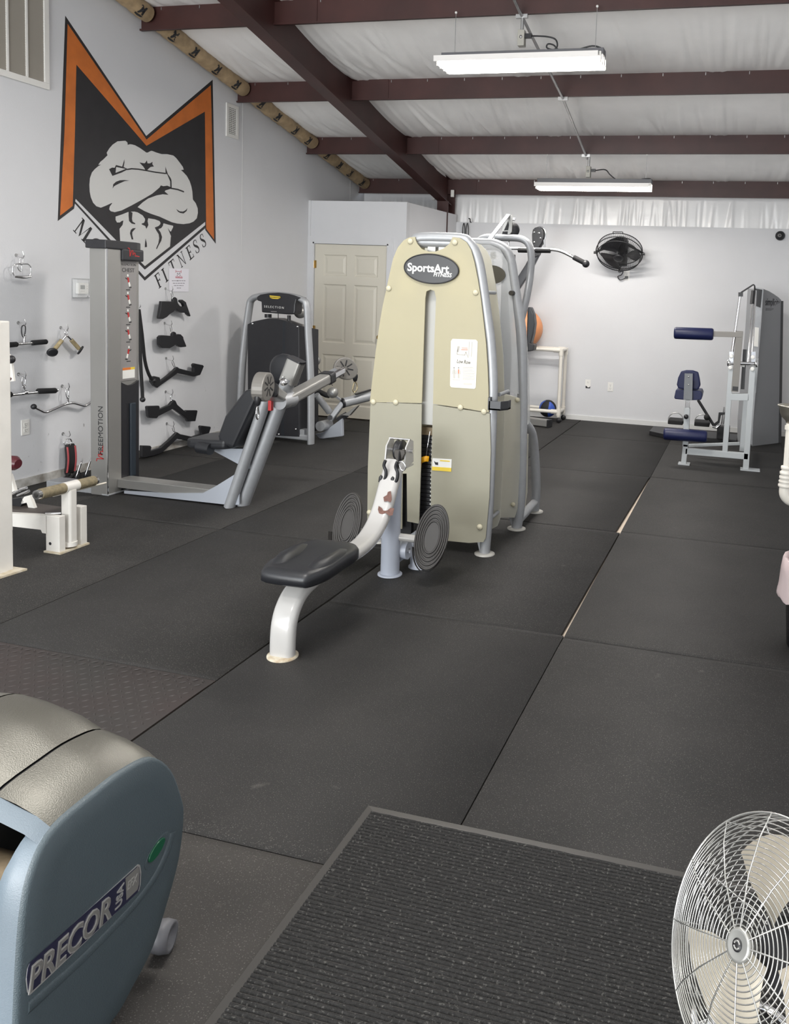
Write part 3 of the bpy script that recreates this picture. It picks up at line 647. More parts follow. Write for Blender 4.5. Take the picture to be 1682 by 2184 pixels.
# curl bar
t = thing('curl_cable_bar', 'chrome zigzag curl bar with black ball end on left wall', 'cable bar', tuple(w5(940, 530)))
P = fillet([w5(470, 570), w5(625, 650), w5(900, 528), w5(1010, 510), w5(1175, 560), w5(1290, 470), w5(1370, 440)], .03, 5)
obj('bar', G().tube(P, .011, 12), M_CHROME, t)
obj('end_ball', G().ball(w5(465, 565), .021, 14), M_PLAST_B, t); obj('end_ball', G().ball(w5(1385, 435), .021, 14), M_PLAST_B, t)
obj('swivel', G().tube([w5(940, 525), w5(935, 440)], .007, 8).torus(w5(935, 435), (1, 0, 0), .012, .004, 14, 6), M_CHROME, t)
g = G(); clip(g, w5(930, 310), w5(925, 440), .004, .013); obj('snap_hook', g, M_CHROME, t)
hook(w5(935, 325), 'chrome hook holding the curl bar')
# ankle strap
t = thing('ankle_strap', 'black padded ankle strap with red piping hanging on left wall', 'ankle strap', tuple(w5(950, 1500)))
c1, c2 = w5(960, 1080, XL+.04), w5(955, 1490, XL+.04); wd = .055
g = G(); n = 14
for s in (0,):
    pts = [c1.lerp(c2, i/n)+V3((.014*math.sin(math.pi*i/n), 0, 0)) for i in range(n+1)]
    g.sweep(pts, rrect(.098, .022, .009), (1, 0, 0), True, True, [.80]+[.95]+[1]*(n-3)+[.95, .8])
obj('pad', g, M_RUBBER_B, t)
M_RED = mat('red_piping', (.33, .05, .055), .6)
for s in (-1, 1):
    obj('piping', G().tube([p+V3((.011, s*.038, 0)) for p in pts[1:-1]], .0075, 8), M_RED, t, label='red piping')
for s in (-1, 1): obj('ring', G().torus(w5(945+s*12, 1060, XL+.045), (1, .2*s, 0), .030, .003, 20, 6), M_CHROME, t, label='chrome D ring')
obj('loose_strap', G().sweep(smooth([w5(960, 1480, XL+.05), w5(930, 1530, XL+.06), w5(950, 1570, XL+.10), w5(1040, 1500, XL+.08), w5(1100, 1460, XL+.06)], 4), [(-.02, -.002), (.02, -.002), (.02, .002), (-.02, .002)], (1, 0, .3)), M_RUBBER_B, t)
hook(w5(945, 985), 'chrome hook holding the ankle strap')
# two stirrup handles dropped on the floor by the wall
for k, (xx, yy) in enumerate([(1060, 1545), (1190, 1530)]):
    c = at(xx/6.469, 780+yy/6.469, X=XL+.15); c.z = .012; d = V3((.06, .05, 0)); e = V3((-.04, .05, 0))
    t = thing('stirrup_handle', ['chrome stirrup handle on the floor below the ankle strap', 'chrome stirrup handle on the floor beside the grey tower'][k], 'cable handle', (c.x, c.y, 0))
    obj('frame', G().tube(fillet([c-e*1.2+V3((0, 0, .012)), c-e*1.2+V3((.02, .03, .13)), c+e*1.2+V3((.02, .03, .13)), c+e*1.2+V3((0, 0, .012))], .02, 4), .005, 8), M_CHROME, t)
    obj('grip', G().cyl(c-e*1.25+V3((0, 0, .006)), c+e*1.25+V3((0, 0, .006)), .017, 12), M_RUBBER_B, t, label='black foam grip')
# black cast rowing grips on the right of the tower
w6 = lambda x, y, X: at(300+x/9.925, 560+y/9.925, X=X)
w7 = lambda x, y, X: at(290+x/8.737, 740+y/8.737, X=X)
def grip(pts, wf, label, hk, hk_label, base, th=.030, off=.05, ring=None):
    t = thing('rowing_grip', label, 'cable grip', tuple(base), 'cast rowing grips')
    obj('grip_body', G().prism([wf(x, y, XL+off) for x, y in pts], (th, 0, 0)), M_PLAST_B, t, .007, seg=3)
    top = wf(*ring, XL+off+th/2); g = G().torus(top, (1, 0, 0), .011, .0035, 14, 6); hp = wf(*hk, XL+off+th/2); clip(g, hp, top, .003, .010); obj('snap_hook', g, M_CHROME, t)
    hook(hp-V3((0, 0, .004)), hk_label)
grip([(385, 815), (635, 822), (640, 745), (680, 728), (715, 760), (730, 850), (770, 910), (830, 940), (862, 920), (840, 870), (785, 825), (790, 790), (830, 783), (905, 835), (915, 880), (1000, 1120), (990, 1140), (940, 1100), (915, 1060), (820, 1060), (740, 1030), (690, 975), (640, 1040), (560, 1090), (500, 1150), (420, 1190), (340, 1190), (330, 1160), (380, 870)], w6,
     'black wing shaped cable grip under the paper notice', (650, 600), 'chrome hook under the paper notice', w6(680, 900, XL), ring=(680, 765))
grip([(330, 1580), (370, 1540), (420, 1535), (620, 1550), (625, 1480), (655, 1460), (690, 1480), (695, 1530), (740, 1510), (790, 1515), (845, 1570), (850, 1610), (910, 1760), (905, 1780), (800, 1790), (750, 1770), (700, 1720), (650, 1760), (560, 1810), (400, 1805), (340, 1740)], w6,
     'black rounded close cable grip, second below the paper notice', (630, 1330), 'chrome hook of the rounded close grip', w6(650, 1650, XL), ring=(655, 1490))
grip([(720, 365), (760, 395), (930, 440), (1030, 460), (1030, 380), (1015, 330), (1040, 300), (1200, 335), (1220, 355), (1150, 520), (1040, 550), (900, 520), (730, 485), (640, 550), (400, 720), (350, 760), (290, 720), (240, 650), (230, 560), (300, 540), (390, 560), (405, 600), (400, 640), (560, 520), (660, 430)], w7,
     'black wide cable grip with upturned ends, middle of the row', (670, 255), 'chrome hook of the middle wide grip', w7(720, 450, XL), ring=(720, 385))
grip([(655, 980), (690, 1000), (720, 1070), (870, 1200), (900, 1175), (1090, 1175), (1100, 1190), (1060, 1380), (920, 1385), (905, 1340), (820, 1270), (650, 1145), (500, 1220), (370, 1285), (340, 1325), (210, 1320), (180, 1290), (160, 1110), (180, 1095), (380, 1090), (395, 1120), (385, 1160), (580, 1075), (630, 1010)], w7,
     'black cable grip with two square paddle handles', (660, 880), 'chrome hook of the square paddle grip', w7(650, 1100, XL), ring=(655, 1005))
grip([(715, 1580), (780, 1620), (1010, 1670), (1175, 1610), (1150, 1480), (1165, 1460), (1340, 1480), (1350, 1500), (1300, 1650), (1240, 1690), (1030, 1760), (900, 1740), (720, 1705), (600, 1820), (440, 1965), (300, 2020), (100, 2060), (60, 2050), (60, 1830), (220, 1835), (240, 1860), (225, 1930), (410, 1870), (560, 1740), (660, 1640)], w7,
     'widest black cable grip, lowest by the baseboard', (680, 1475), 'chrome hook lowest beside the grey tower', w7(720, 1650, XL), ring=(715, 1600))
# triceps rope hanging beside the tower
t = thing('triceps_rope', 'black triceps rope hanging beside the grey tower', 'rope', tuple(at(306, 800, X=XL+.1)))
XQ = XL+.10
for s, pts in ((0, [(296, 660), (303, 715), (309, 770), (318, 800), (327, 812)]), (1, [(295, 660), (298, 720), (300, 780), (303, 830), (304, 852)])):
    obj('rope', G().tube(smooth([at(x, y, X=XQ+.03*s) for x, y in pts], 4), .014, 10), M_RUBBER_B, t)
    obj('rope_end', G().ball(at(*pts[-1], X=XQ+.03*s), .024, 12), M_PLAST_B, t)
hook(at(296, 658, X=XQ-.02), 'chrome hook holding the triceps rope')
# paper notice
M_PAPER = mat('white_paper', (.70, .69, .74), .8); M_PRINT = mat('grey_print', (.22, .21, .24), .8); M_REDP = mat('red_print', (.42, .04, .07), .8)
t = thing('paper_notice', 'small white paper notice with red logo taped below the lettering', 'notice', tuple(w6(800, 370, XL)))
q = lambda x, y, o: w6(x, y, XL+.004+o)
obj('sheet', G().prism([q(595, 120, 0), q(1018, 135, 0), q(1012, 622, 0), q(600, 610, 0)], (.0006, 0, 0)), M_PAPER, t)
def ln(pts, w, m, nm):
    g = G(); P = [q(x, y, .0008) for x, y in pts]
    for a, b in zip(P[:-1], P[1:]): g.bar(a, b, w, .0004, (1, 0, 0))
    obj(nm, g, m, t)
ln([(745, 185), (855, 190)], .004, M_REDP, 'logo_barbell'); ln([(745, 155), (742, 215)], .005, M_REDP, 'logo_plate'); ln([(855, 160), (856, 222)], .005, M_REDP, 'logo_plate')
ln([(775, 295), (775, 215), (800, 255), (830, 210), (832, 290)], .005, M_PRINT, 'logo_m'); ln([(735, 300), (770, 285), (800, 300), (840, 285), (880, 300)], .004, M_REDP, 'logo_wave'); ln([(735, 318), (885, 322)], .007, M_REDP, 'logo_words')
for y, a, b in ((385, 660, 945), (437, 680, 930), (488, 705, 905), (538, 765, 850)):
    x = a
    while x < b-15:
        w_ = random.uniform(25, 60); ln([(x, y), (min(b, x+w_), y+(w_*.02))], .006 if not (y == 385 and 720 < x < 800) else .009, M_PRINT, 'printed_words'); x += w_+10
# ================================================================== silver chest press with a tall cable tower
M_SILVER = mat('silver_powder_coat', (.36, .37, .385), .42, .35, bump=.06, bscale=500, var=.04, vscale=30)
M_SILVERD = mat('satin_aluminium', (.33, .325, .31), .38, .6, bump=.08, bscale=600)
M_GREYBLUE = mat('blue_grey_powder_coat', (.36, .385, .43), .5, .1, bump=.08, bscale=500)
M_VINYL = mat('black_vinyl', (.014, .015, .018), .38, bump=.1, bscale=250)
M_GREYP = mat('placard_grey', (.25, .24, .235), .45)
M_DARKP = mat('charcoal_plastic', (.018, .018, .021), .38, var=.1, vscale=20)
M_REDM = mat('red_marking', (.42, .02, .02), .5); M_WHITEM = mat('white_marking', (.75, .75, .72), .5); M_YEL = mat('yellow_marking', (.75, .55, .05), .5); M_ORM = mat('orange_marking', (.65, .18, .03), .5)
t = thing('chest_press_machine', 'silver chest press with tall cable tower and two pulley arms', 'gym machine', (-3.9, 5.05, 0)); CP = t
x0, x1, yA, yB_, yC_ = -4.512, -4.367, 4.887, 5.022, 5.235; ztop = 1.775
tw = obj('tower', G().prism([(x0, yA, 0), (x1-.012, yA, 0), (x1, yA+.012, 0), (x1, yB_, 0), (x0, yB_, 0)], (0, 0, ztop)), M_SILVERD, t, .003)
obj('rear_tower', G().box((-4.56, yB_, 0), (-4.392, yC_, ztop-.005)), M_SILVERD, t, .008)
obj('corner_strip', G().box((x1-.004, yA-.001, .005), (x1+.001, yA+.006, ztop)), M_CHROME, tw)
obj('tower_cap', G().prism([(x0-.02, yA-.02, ztop), (x1+.01, yA-.02, ztop), (x1+.012, yC_-.06, ztop), (x1-.02, yC_+.012, ztop), (x0-.06, yC_+.012, ztop)], (0, 0, .062)).ball((x0+.03, yA+.03, ztop+.05), .03, 12, (1, 1, .7)), M_DARKP, t, .008)
zf = lambda py: at(280, py, X=-4.385).z
bd = obj('badge_block', G().box((-4.40, yB_+.004, zf(557)), (-4.352, yC_+.006, ztop+.01)), M_DARKP, t, .012, seg=3)
def red_mark(o, r_, u_, k, par):
    P = [(-.9, .55), (-.6, .5), (-.55, -.45), (-.3, .25), (-.05, .3), (-.1, -.25), (.15, .05), (.3, .0), (.28, -.35), (.45, -.3), (1.0, -.35)]
    g = G(); Q = [V3(o)+V3(r_)*x*k+V3(u_)*y*k for x, y in P]; n = V3(r_).cross(V3(u_))
    for a, b in zip(Q[:-1], Q[1:]): g.bar(a, b, .10*k, .001, n)
    return obj('red_squiggle', g, M_REDM, par, label='red squiggle logo')
red_mark((-4.351, (yB_+yC_)/2, zf(540)), (0, 1, 0), (0, 0, 1), .062, bd)
pl = obj('placard', G().box((-4.392, yB_+.012, zf(810)), (-4.386, yC_-.035, zf(557))), M_GREYP, t)
xm_ = -4.3855; yc = (yB_+yC_)/2-.012
obj('lettering', text_geo('FREEMOTION', (xm_, yc, zf(565)), (0, 1, 0), (0, 0, 1), .026, .001), M_INK, pl)
obj('lettering', text_geo('CHEST', (xm_, yc, zf(577)), (0, 1, 0), (0, 0, 1), .042, .001), M_INK, pl)
for k, py in enumerate((600, 637, 674, 711, 752)):
    z = zf(py); s = -1 if k == 4 else 1; q = lambda a, b: (xm_, yc+a*.001*s, z+b*.001)
    f = obj('exercise_figure', G().prism([q(*p) for p in [(-12, 28), (6, 26), (10, -5), (-2, -12)]], (.001, 0, 0)), M_REDM, pl, label='small printed exercise figure')
    obj('head', G().prism([q(-5+8*math.cos(a*.785), 42+10*math.sin(a*.785)) for a in range(8)], (.001, 0, 0)), M_WHITEM, f)
    obj('leg', G().prism([q(*p) for p in [(0, -10), (14, -5), (22, -30), (14, -42), (6, -34)]], (.001, 0, 0)), M_WHITEM, f)
    obj('arm', G().prism([q(*p) for p in [(-10, 20), (-30, 26), (-30, 20), (-10, 10)]], (.001, 0, 0)), M_INK, f)
    obj('shoe', G().prism([q(*p) for p in [(8, -44), (32, -40), (32, -48), (8, -52)]], (.001, 0, 0)), M_INK, f)
    obj('caption', G().prism([q(*p) for p in [(-22, -60), (18, -60), (18, -66), (-22, -66)]], (.0008, 0, 0)), M_INK, f)
wl_ = obj('warning_label', G().box((-4.385, yc-.062, zf(806)), (-4.383, yc+.062, zf(783))), M_WHITEM, pl)
obj('orange_band', G().box((-4.383, yc-.062, zf(788)), (-4.3822, yc+.02, zf(783))), M_ORM, wl_); obj('yellow_band', G().box((-4.383, yc+.02, zf(788)), (-4.3822, yc+.062, zf(783))), M_YEL, wl_)
# dark lower guard with arched top and a vertical slot
g = G(); zt_ = zf(812); yl, yr = yB_+.004, yC_-.03
prof = [(yl, .0), (yr, .0), (yr, zt_)]+[(yl+(yr-yl)*(1-i/8), zt_-.03*math.sin(math.pi*i/8)) for i in range(1, 8)]+[(yl, zt_)]
gd = obj('weight_guard', G().prism([(-4.389, a, b) for a, b in prof], (.02, 0, 0)), M_DARKP, t)
obj('slot', G().box((-4.3695, yl+.055, .10), (-4.368, yl+.075, zf(858))), M_BLACK, gd)
obj('slot_cover', G().box((-4.369, yl+.078, .10), (-4.352, yl+.13, zf(858))), mat('slate_plastic', (.022, .03, .04), .35), gd, .006)
# vertical lettering on the near face of the tower
sgn = obj('lettering', text_geo('FREEMOTION', (at(215, 918, Y=yA).x, yA-.001, at(215, 918, Y=yA).z), (0, 0, 1), (-1, 0, 0), .058, .001), M_INK, tw)
p = at(213, 968, Y=yA); red_mark((p.x+.005, yA-.001, p.z), (0, 0, 1), (-1, 0, 0), .062, tw)
# base
obj('base_beam', G().box((-4.37, 4.985, .04), (-3.45, 5.115, .105)), M_SILVERD, t, .004)
sc = lambda x, y, Y: at(180+x/4.672, 960+y/4.672, Y=Y)
gus = [sc(x, y, 4.975) for x, y in [(395, 405), (820, 430), (1180, 428), (1310, 358), (1540, 215), (1540, 545), (1430, 545), (395, 432)]]
for q_ in gus: q_.z = max(q_.z, .003)
obj('base_gusset', G().prism(gus, (0, .012, 0)).prism([V3((q_.x, 5.125, q_.z)) for q_ in gus], (0, -.012, 0)), M_GREYBLUE, t)
obj('base_foot', G().box((-4.92, 4.90, .0), (-4.40, 5.04, .055)).box((-4.42, 4.885, 0), (-4.36, 5.235, .012)), M_SILVER, t, .004)
# leaning twin posts
fa, fb = V3((-3.425, 4.975, 0)), V3((-3.385, 5.065, 0)); tA, tB = V3((-3.115, 4.965, .86)), V3((-3.055, 5.075, .86))
obj('post', G().sweep([fa, tA], ellipse(.075, .09, 18), (0, 1, 0)), M_SILVER, t)
obj('post', G().sweep([fb, V3((-3.03, 5.075, .93))], ellipse(.10, .11, 20), (0, 1, 0)), M_SILVER, t)
d = (tB-fb).normalized(); hd0 = fb+d*(.90/d.z); hd1 = fb+d*(1.055/d.z)
hb = obj('post_head', G().sweep([hd0, hd1], rrect(.115, .085, .02), (0, 1, 0), False), M_SILVERD, t)
obj('head_cap', G().sweep([hd1, hd1+d*.014], rrect(.12, .09, .02), (0, 1, 0), False), M_DARKP, hb)
obj('index_mark', G().prism([at(601, 803, Y=5.015), at(605, 803, Y=5.015), at(603, 806, Y=5.015)], (0, .004, 0)), M_WHITEM, hb)
pv = V3((-3.05, 5.02, .80))
obj('pivot_hub', G().cyl((-3.03, 4.95, .78), (-3.03, 5.11, .78), .055, 24), M_SILVER, t)
obj('pivot_knob', G().lathe(at(606, 817, Y=4.96), (.3, -1, .6), [(.022, 0), (.026, .01), (.024, .03), (0, .034)], 18), M_CHROME, t)
obj('red_latch', G().box((-3.085, 4.90, .72), (-3.06, 4.93, .79)), M_REDM, t, .004)
# arms
def cable_arm(a, b, n, width, par, hang, tip):
    a, b, n = V3(a), V3(b), V3(n).normalized(); d = (b-a).normalized(); L = (b-a).length
    ar = obj('pulley_arm', G().sweep([a, a+d*L*.64], rrect(.10, .075, .018), (0, 0, 1), False), M_SILVERD, par)
    obj('collar', G().sweep([a+d*L*.64, a+d*L*.72], rrect(.112, .087, .02), (0, 0, 1), False), M_PLAST_B, ar)
    obj('inner_tube', G().sweep([a+d*L*.72, a+d*L*.92], rrect(.085, .06, .018), (0, 0, 1), False), M_CHROME, ar)
    u = n.cross(d).normalized()
    if u.z < 0: u = -u
    R = .088; s_ = u.cross(n).normalized()
    if s_.dot(d) < 0: s_ = -s_
    out = []
    for i in range(28):
        th = 2*math.pi*i/28; r = R*(1+.22*max(0, math.cos(th-math.radians(-55)))**3); out.append(b+(s_*math.cos(th)+u*math.sin(th))*r-n*width/2)
    ho = obj('pulley_housing', G().prism(out, n*width), mat('champagne_cast', (.20, .19, .175), .45, .4), ar, .008)
    for i in range(8):
        th = 2*math.pi*i/8+.2; e = s_*math.cos(th)+u*math.sin(th)
        obj('housing_slot', G().bar(b+e*.018+n*(width/2+.0005), b+e*.066+n*(width/2+.0005), .010, .002, n), M_BLACK, ho)
    bt = b+s_*.055-u*.085
    cb = obj('cable_stop', G().lathe(bt+V3((0, 0, .01)), (0, 0, -1), [(.02, 0), (.022, .02), (.016, .05), (.008, .06), (0, .06)], 14), M_PLAST_B, ar)
    g = G()
    P = smooth([bt+V3((0, 0, -.05)), bt+V3((0, 0, -.05))+s_*.014+V3((0, 0, -.02)), bt+s_*.02+V3((0, 0, -.11)), bt+V3((0, 0, -.135)), bt-s_*.018+V3((0, 0, -.11)), bt-s_*.012+V3((0, 0, -.07)), bt+V3((0, 0, -.05))], 4)
    obj('carabiner', G().tube(P, .0045, 8), tip, cb)
M_GOLD = mat('brassy_steel', (.55, .45, .28), .25, 1.)
cable_arm((-3.03, 5.01, .775), (-3.045, 5.92, .935), (.55, -.83, .05), .05, t, 0, M_GOLD)
cable_arm((-3.06, 5.02, .795), (-2.905, 4.56, .935), (.99, .14, .0), .075, t, 0, M_CHROME)
# seat, backrest, headrest roller
st = obj('seat', G().prism([(-3.72, 4.90, .415), (-3.66, 4.86, .415), (-3.40, 4.86, .43), (-3.36, 4.92, .43), (-3.36, 5.14, .43), (-3.40, 5.20, .43), (-3.66, 5.20, .415), (-3.72, 5.15, .415)], (0, 0, .065)), M_VINYL, t, .022, seg=3)
obj('seat_roll', G().tube([(-3.60, 4.87, .43), (-3.50, 4.865, .425)], .042, 14), M_VINYL, t)
obj('seat_bracket', G().prism([(-3.62, 5.0, .40), (-3.30, 5.0, .42), (-3.29, 5.0, .28), (-3.36, 5.0, .30)], (0, .06, 0)), M_GREYBLUE, t)
bk = [(-3.44, .46), (-3.33, .44), (-3.14, .83), (-3.18, .87), (-3.25, .85), (-3.40, .66), (-3.455, .52)]
obj('backrest', G().prism([(x, 4.87, z) for x, z in bk], (0, .32, 0)), M_VINYL, t, .025, seg=3)
obj('headrest_roller', G().lathe((-3.10, 5.12, .985), (.2, 1, 0), [(.0, -.05), (.075, -.05), (.105, -.03), (.11, 0), (.105, .03), (.075, .05), (0, .05)], 26), M_VINYL, t)
# ================================================================== dark selectorised leg machine by the closet door
t = thing('selectorised_machine', 'dark weight machine with silver hoop frame beside the closet door', 'gym machine', (-4.5, 7.4, 0))
s2 = lambda x, y, Y=7.30: at(500+x/6.067, 600+y/6.067, Y=Y)
hoop = [V3((-4.945, 7.34, 0)), s2(95, 1200), s2(130, 800), s2(190, 350), s2(225, 235), s2(330, 190), s2(520, 175), s2(740, 195), s2(880, 240), s2(935, 330), s2(955, 700), s2(985, 1300), V3((-4.107, 7.30, 0))]
obj('hoop_frame', G().sweep(smooth(hoop, 5), ellipse(.062, .095, 14), (0, 1, 0)), M_SILVER, t)
hp = [(285, 200), (330, 170), (440, 152), (560, 146), (690, 162), (760, 180), (850, 215), (800, 240), (785, 300), (780, 390), (770, 425), (690, 430), (350, 402), (345, 265), (290, 250)]
hd = obj('header', G().prism([s2(x, y, 7.24) for x, y in hp], (0, .14, 0)), M_DARKP, t, .012)
bg_ = obj('maker_badge', G().prism([s2(x, y, 7.232) for x, y in [(452, 182), (585, 195), (590, 215), (555, 230), (490, 225), (458, 212)]], (0, .006, 0)), M_YEL, hd, label='yellow maker badge')
bx_ = s2(520, 208, 7.23); obj('lettering', text_geo('TECHNOGYM', bx_, (1, 0, 0), (0, 0, 1), .018, .001), M_INK, bg_)
obj('lettering', text_geo('S E L E C T I O N', s2(510, 335, 7.238), (1, 0, -.02), (0, 0, 1), .030, .001), M_WHITEM, hd)
obj('small_print', G().bar(s2(470, 390, 7.239), s2(545, 393, 7.239), .006, .001, (0, 1, 0)), M_GREYP, hd)
obj('cable_guide', G().cyl(s2(435, 425, 7.3), s2(435, 470, 7.3), .035, 14), M_DARKP, t)
obj('cable_stop', G().cyl(s2(705, 440, 7.3), s2(705, 510, 7.3), .018, 12), M_DARKP, t)
obj('cable', G().cyl(s2(565, 400, 7.31), s2(565, 490, 7.31), .004, 8), M_DARKP, t)
sh = [(170, 555), (230, 525), (330, 500), (430, 482), (530, 484), (640, 508), (740, 540), (832, 572), (838, 1200), (838, 2012), (450, 1992), (170, 1985)]
sd = obj('shroud', G().prism([s2(x, y, 7.27) for x, y in sh], (0, .03, 0)), M_DARKP, t, .004)
obj('shroud_side', G().prism([s2(840, 572, 7.28), s2(840, 2012, 7.28), V3((s2(840, 2012, 7.28).x+.03, 7.60, .09)), V3((s2(840, 572, 7.28).x+.03, 7.60, 1.13))], (-.02, 0, 0)), M_DARKP, sd)
obj('rear_panel', G().prism([s2(x, y, 7.60) for x, y in [(240, 520), (470, 470), (640, 475), (880, 560), (885, 1900), (240, 1880)]], (0, .03, 0)), M_GREYP, t)
for xx in (630, 650): obj('groove', G().bar(s2(xx, 520, 7.2685), s2(xx-20, 2000, 7.2685), .004, .002, (0, 1, 0)), mat('slate_plastic', (.03, .03, .04), .4), sd)
for xx, yy in ((230, 548), (812, 586), (790, 1915), (530, 1850), (570, 1980)): obj('screw', G().lathe(s2(xx, yy, 7.268), (0, -1, 0), [(.011, 0), (.009, .004), (0, .006)], 12), M_CHROME, sd)
obj('base_rail', G().bar(V3((-4.93, 7.33, .07)), V3((-4.12, 7.30, .06)), .06, .06, (0, 0, 1), .015).box((-4.30, 7.28, .04), (-4.17, 7.36, .14)), M_SILVER, t)
q8 = lambda x, y, Y=7.62: at(600+x/8.41, 700+y/8.41, Y=Y)
obj('rear_leg', G().sweep([q8(620, 1200, 7.45), q8(860, 1500, 7.6)], ellipse(.07, .07, 14), (0, 1, 0)), M_SILVER, t)
obj('rear_foot', G().prism([q8(600, 1900), q8(740, 1870), q8(1080, 1620), q8(1085, 1940), q8(960, 1955), q8(690, 1990)], (0, .05, 0)), M_GREYBLUE, t, .008)
a, b = q8(690, 1760, 7.50), q8(850, 1720, 7.68)
obj('pivot_drum', G().cyl(a, b, .052, 24), M_SILVER, t)
obj('swing_arm', G().sweep([q8(870, 1640, 7.6), q8(1100, 1340, 7.66)], rrect(.06, .055, .015), (0, 1, 0), False), M_SILVER, t)
obj('arm_bolt', G().cyl(q8(868, 1605, 7.56), q8(868, 1605, 7.62), .026, 16), M_DARKP, t)
tp = [q8(1100, 1340, 7.66), q8(1600, 1215, 7.9)]
obj('press_tube', G().sweep(tp, ellipse(.10, .10, 18), (0, 0, 1)), M_SILVER, t)
obj('tube_end', G().lathe(q8(1100, 1340, 7.655), (tp[0]-tp[1]).normalized(), [(.052, -.01), (.054, .006), (.04, .012), (0, .012)], 20), M_DARKP, t)
obj('tube_rail', G().bar(q8(1330, 1185, 7.7), q8(1600, 1105, 7.9), .03, .012, (0, 0, 1)), M_DARKP, t)
obj('damper', G().bar(q8(1000, 1650, 7.64), q8(1180, 1540, 7.7), .05, .05, (0, 0, 1)), M_DARKP, t)
obj('under_brace', G().prism([q8(1080, 1560), q8(1200, 1500), q8(1300, 1420), q8(1370, 1390), q8(1210, 1570)], (0, .05, 0)), M_SILVERD, t)
for (x, y, r, Y) in ((918, 1155, .055, 7.55), (600, 580, .055, 7.62), (850, 390-190, .01, 7.6)):
    if r > .02: obj('pulley', G().lathe(q8(x, y, Y), (.25, -1, 0), [(0, -.012), (r, -.014), (r*.92, 0), (r, .014), (0, .012)], 26), M_SILVERD, t)
obj('pulley', G().lathe(s2(850, 400, 7.5), (.25, -1, 0), [(0, -.012), (.062, -.014), (.057, 0), (.062, .014), (0, .012)], 26), M_SILVERD, t)
obj('pulley_strut', G().bar(q8(880, 1155, 7.53), q8(1060, 1285, 7.6), .022, .016, (0, 1, 0)), M_SILVER, t)
obj('cable', G().tube([q8(660, 720, 7.58), q8(800, 910, 7.57), q8(920, 1030, 7.56)], .0035, 8), M_PLAST_B, t)
obj('grip_handle', G().tube([q8(640, 1110, 7.6), q8(700, 1150, 7.6), q8(800, 1200, 7.6), q8(860, 1230, 7.6)], .022, 12, True, [.8, 1.2, 1.2, .7]), M_RUBBER_B, t)
# ================================================================== cream low row machine with white bench
def translucent(name, col, fac=.35, rough=.45):
    m = mat(name, col, rough, bump=.05, bscale=300, var=.04, vscale=1.5); nt = m.node_tree; b = nt.nodes['Principled BSDF']; out = nt.nodes['Material Output']
    tr = nt.nodes.new('ShaderNodeBsdfTranslucent'); tr.inputs[0].default_value = (*col, 1); mx = nt.nodes.new('ShaderNodeMixShader'); mx.inputs[0].default_value = fac
    nt.links.new(b.outputs[0], mx.inputs[1]); nt.links.new(tr.outputs[0], mx.inputs[2]); nt.links.new(mx.outputs[0], out.inputs[0]); return m
M_CREAM = translucent('yellowed_translucent_plastic', (.54, .495, .335))
M_CREAM2 = translucent('pale_translucent_plastic', (.46, .44, .345))
M_PALE = translucent('frosted_plastic', (.72, .71, .65), .5)
M_CBOLT = mat('cream_bolt', (.58, .54, .40), .4)
M_WHT = mat('white_gloss_paint', (.47, .46, .445), .22, coat=.5, var=.04, vscale=3)
M_BLUW = mat('bluish_white_paint', (.42, .45, .52), .35)
M_RUST = mat('bare_rusty_metal', (.13, .06, .045), .6, var=.3, vscale=60)
M_STACK = mat('weight_plate_black', (.012, .012, .015), .4)
t = thing('low_row_machine', 'cream shrouded low row machine with white bench and round footplates', 'gym machine', (-1.81, 4.0, 0))
YP = 4.60
w = lambda x, y, Y=YP: at(x, y, Y=Y)
c7 = lambda x, y, Y=YP: at(770+x/4.102, 480+y/4.102, Y=Y)
# upper shroud with notch for the handle and a long slot
outer = [(75, 1550), (100, 1330), (125, 1120), (155, 900), (185, 720), (215, 580), (250, 420), (280, 290), (320, 195), (370, 135), (420, 108), (470, 103)]
notch = [(475, 130), (490, 165), (530, 210), (590, 232), (650, 232), (720, 205), (770, 165), (790, 125), (800, 105)]
right = [(860, 112), (920, 150), (960, 220), (990, 330), (1020, 480), (1045, 640), (1070, 850), (1092, 1050), (1105, 1250), (1113, 1450), (1115, 1640)]
low = [(870, 1598), (628, 1565)]; slot = [(640, 1000), (655, 640), (640, 575), (605, 565), (570, 580), (560, 640), (548, 1000), (530, 1558)]
up = obj('upper_shroud', G().prism([c7(x, y) for x, y in outer+notch+right+low+slot+[(300, 1552)]], (0, .008, 0)), M_CREAM, t)
c6 = lambda x, y, Y=YP: at(560+x/2.713, 860+y/2.713, Y=Y)
def c66(x, y, Y=YP): return at(780+x/6.423, 900+y/6.423, Y=Y)
ll = [(790, 858), (899, 862), (897, 1000), (893, 1117), (868, 1112), (867, 1010), (858, 1010), (857, 1128), (790, 1126), (783, 1115), (784, 1000)]
obj('lower_shroud', G().prism([w(*p) for p in ll], (0, .008, 0)), M_CREAM2, t)
lr = [(923, 863), (1044, 882), (1046, 960), (1043, 1060), (1035, 1148), (1030, 1156), (1000, 1158), (918, 1150), (919, 1000)]
obj('lower_shroud', G().prism([w(*p) for p in lr], (0, .008, 0)), M_CREAM2, t)
for x, y in [(875, 514.5), (970, 517), (829, 615), (1014, 624)]+[(796, 857), (844, 858), (982, 869), (1032, 878)]+[(788, 1093), (1023, 1124)]:
    obj('bolt', G().lathe(w(x, y)+V3((0, 0, 0)), (0, -1, 0), [(.017, 0), (.018, .005), (.013, .009), (.009, .012), (0, .014)], 16), M_CBOLT, t)
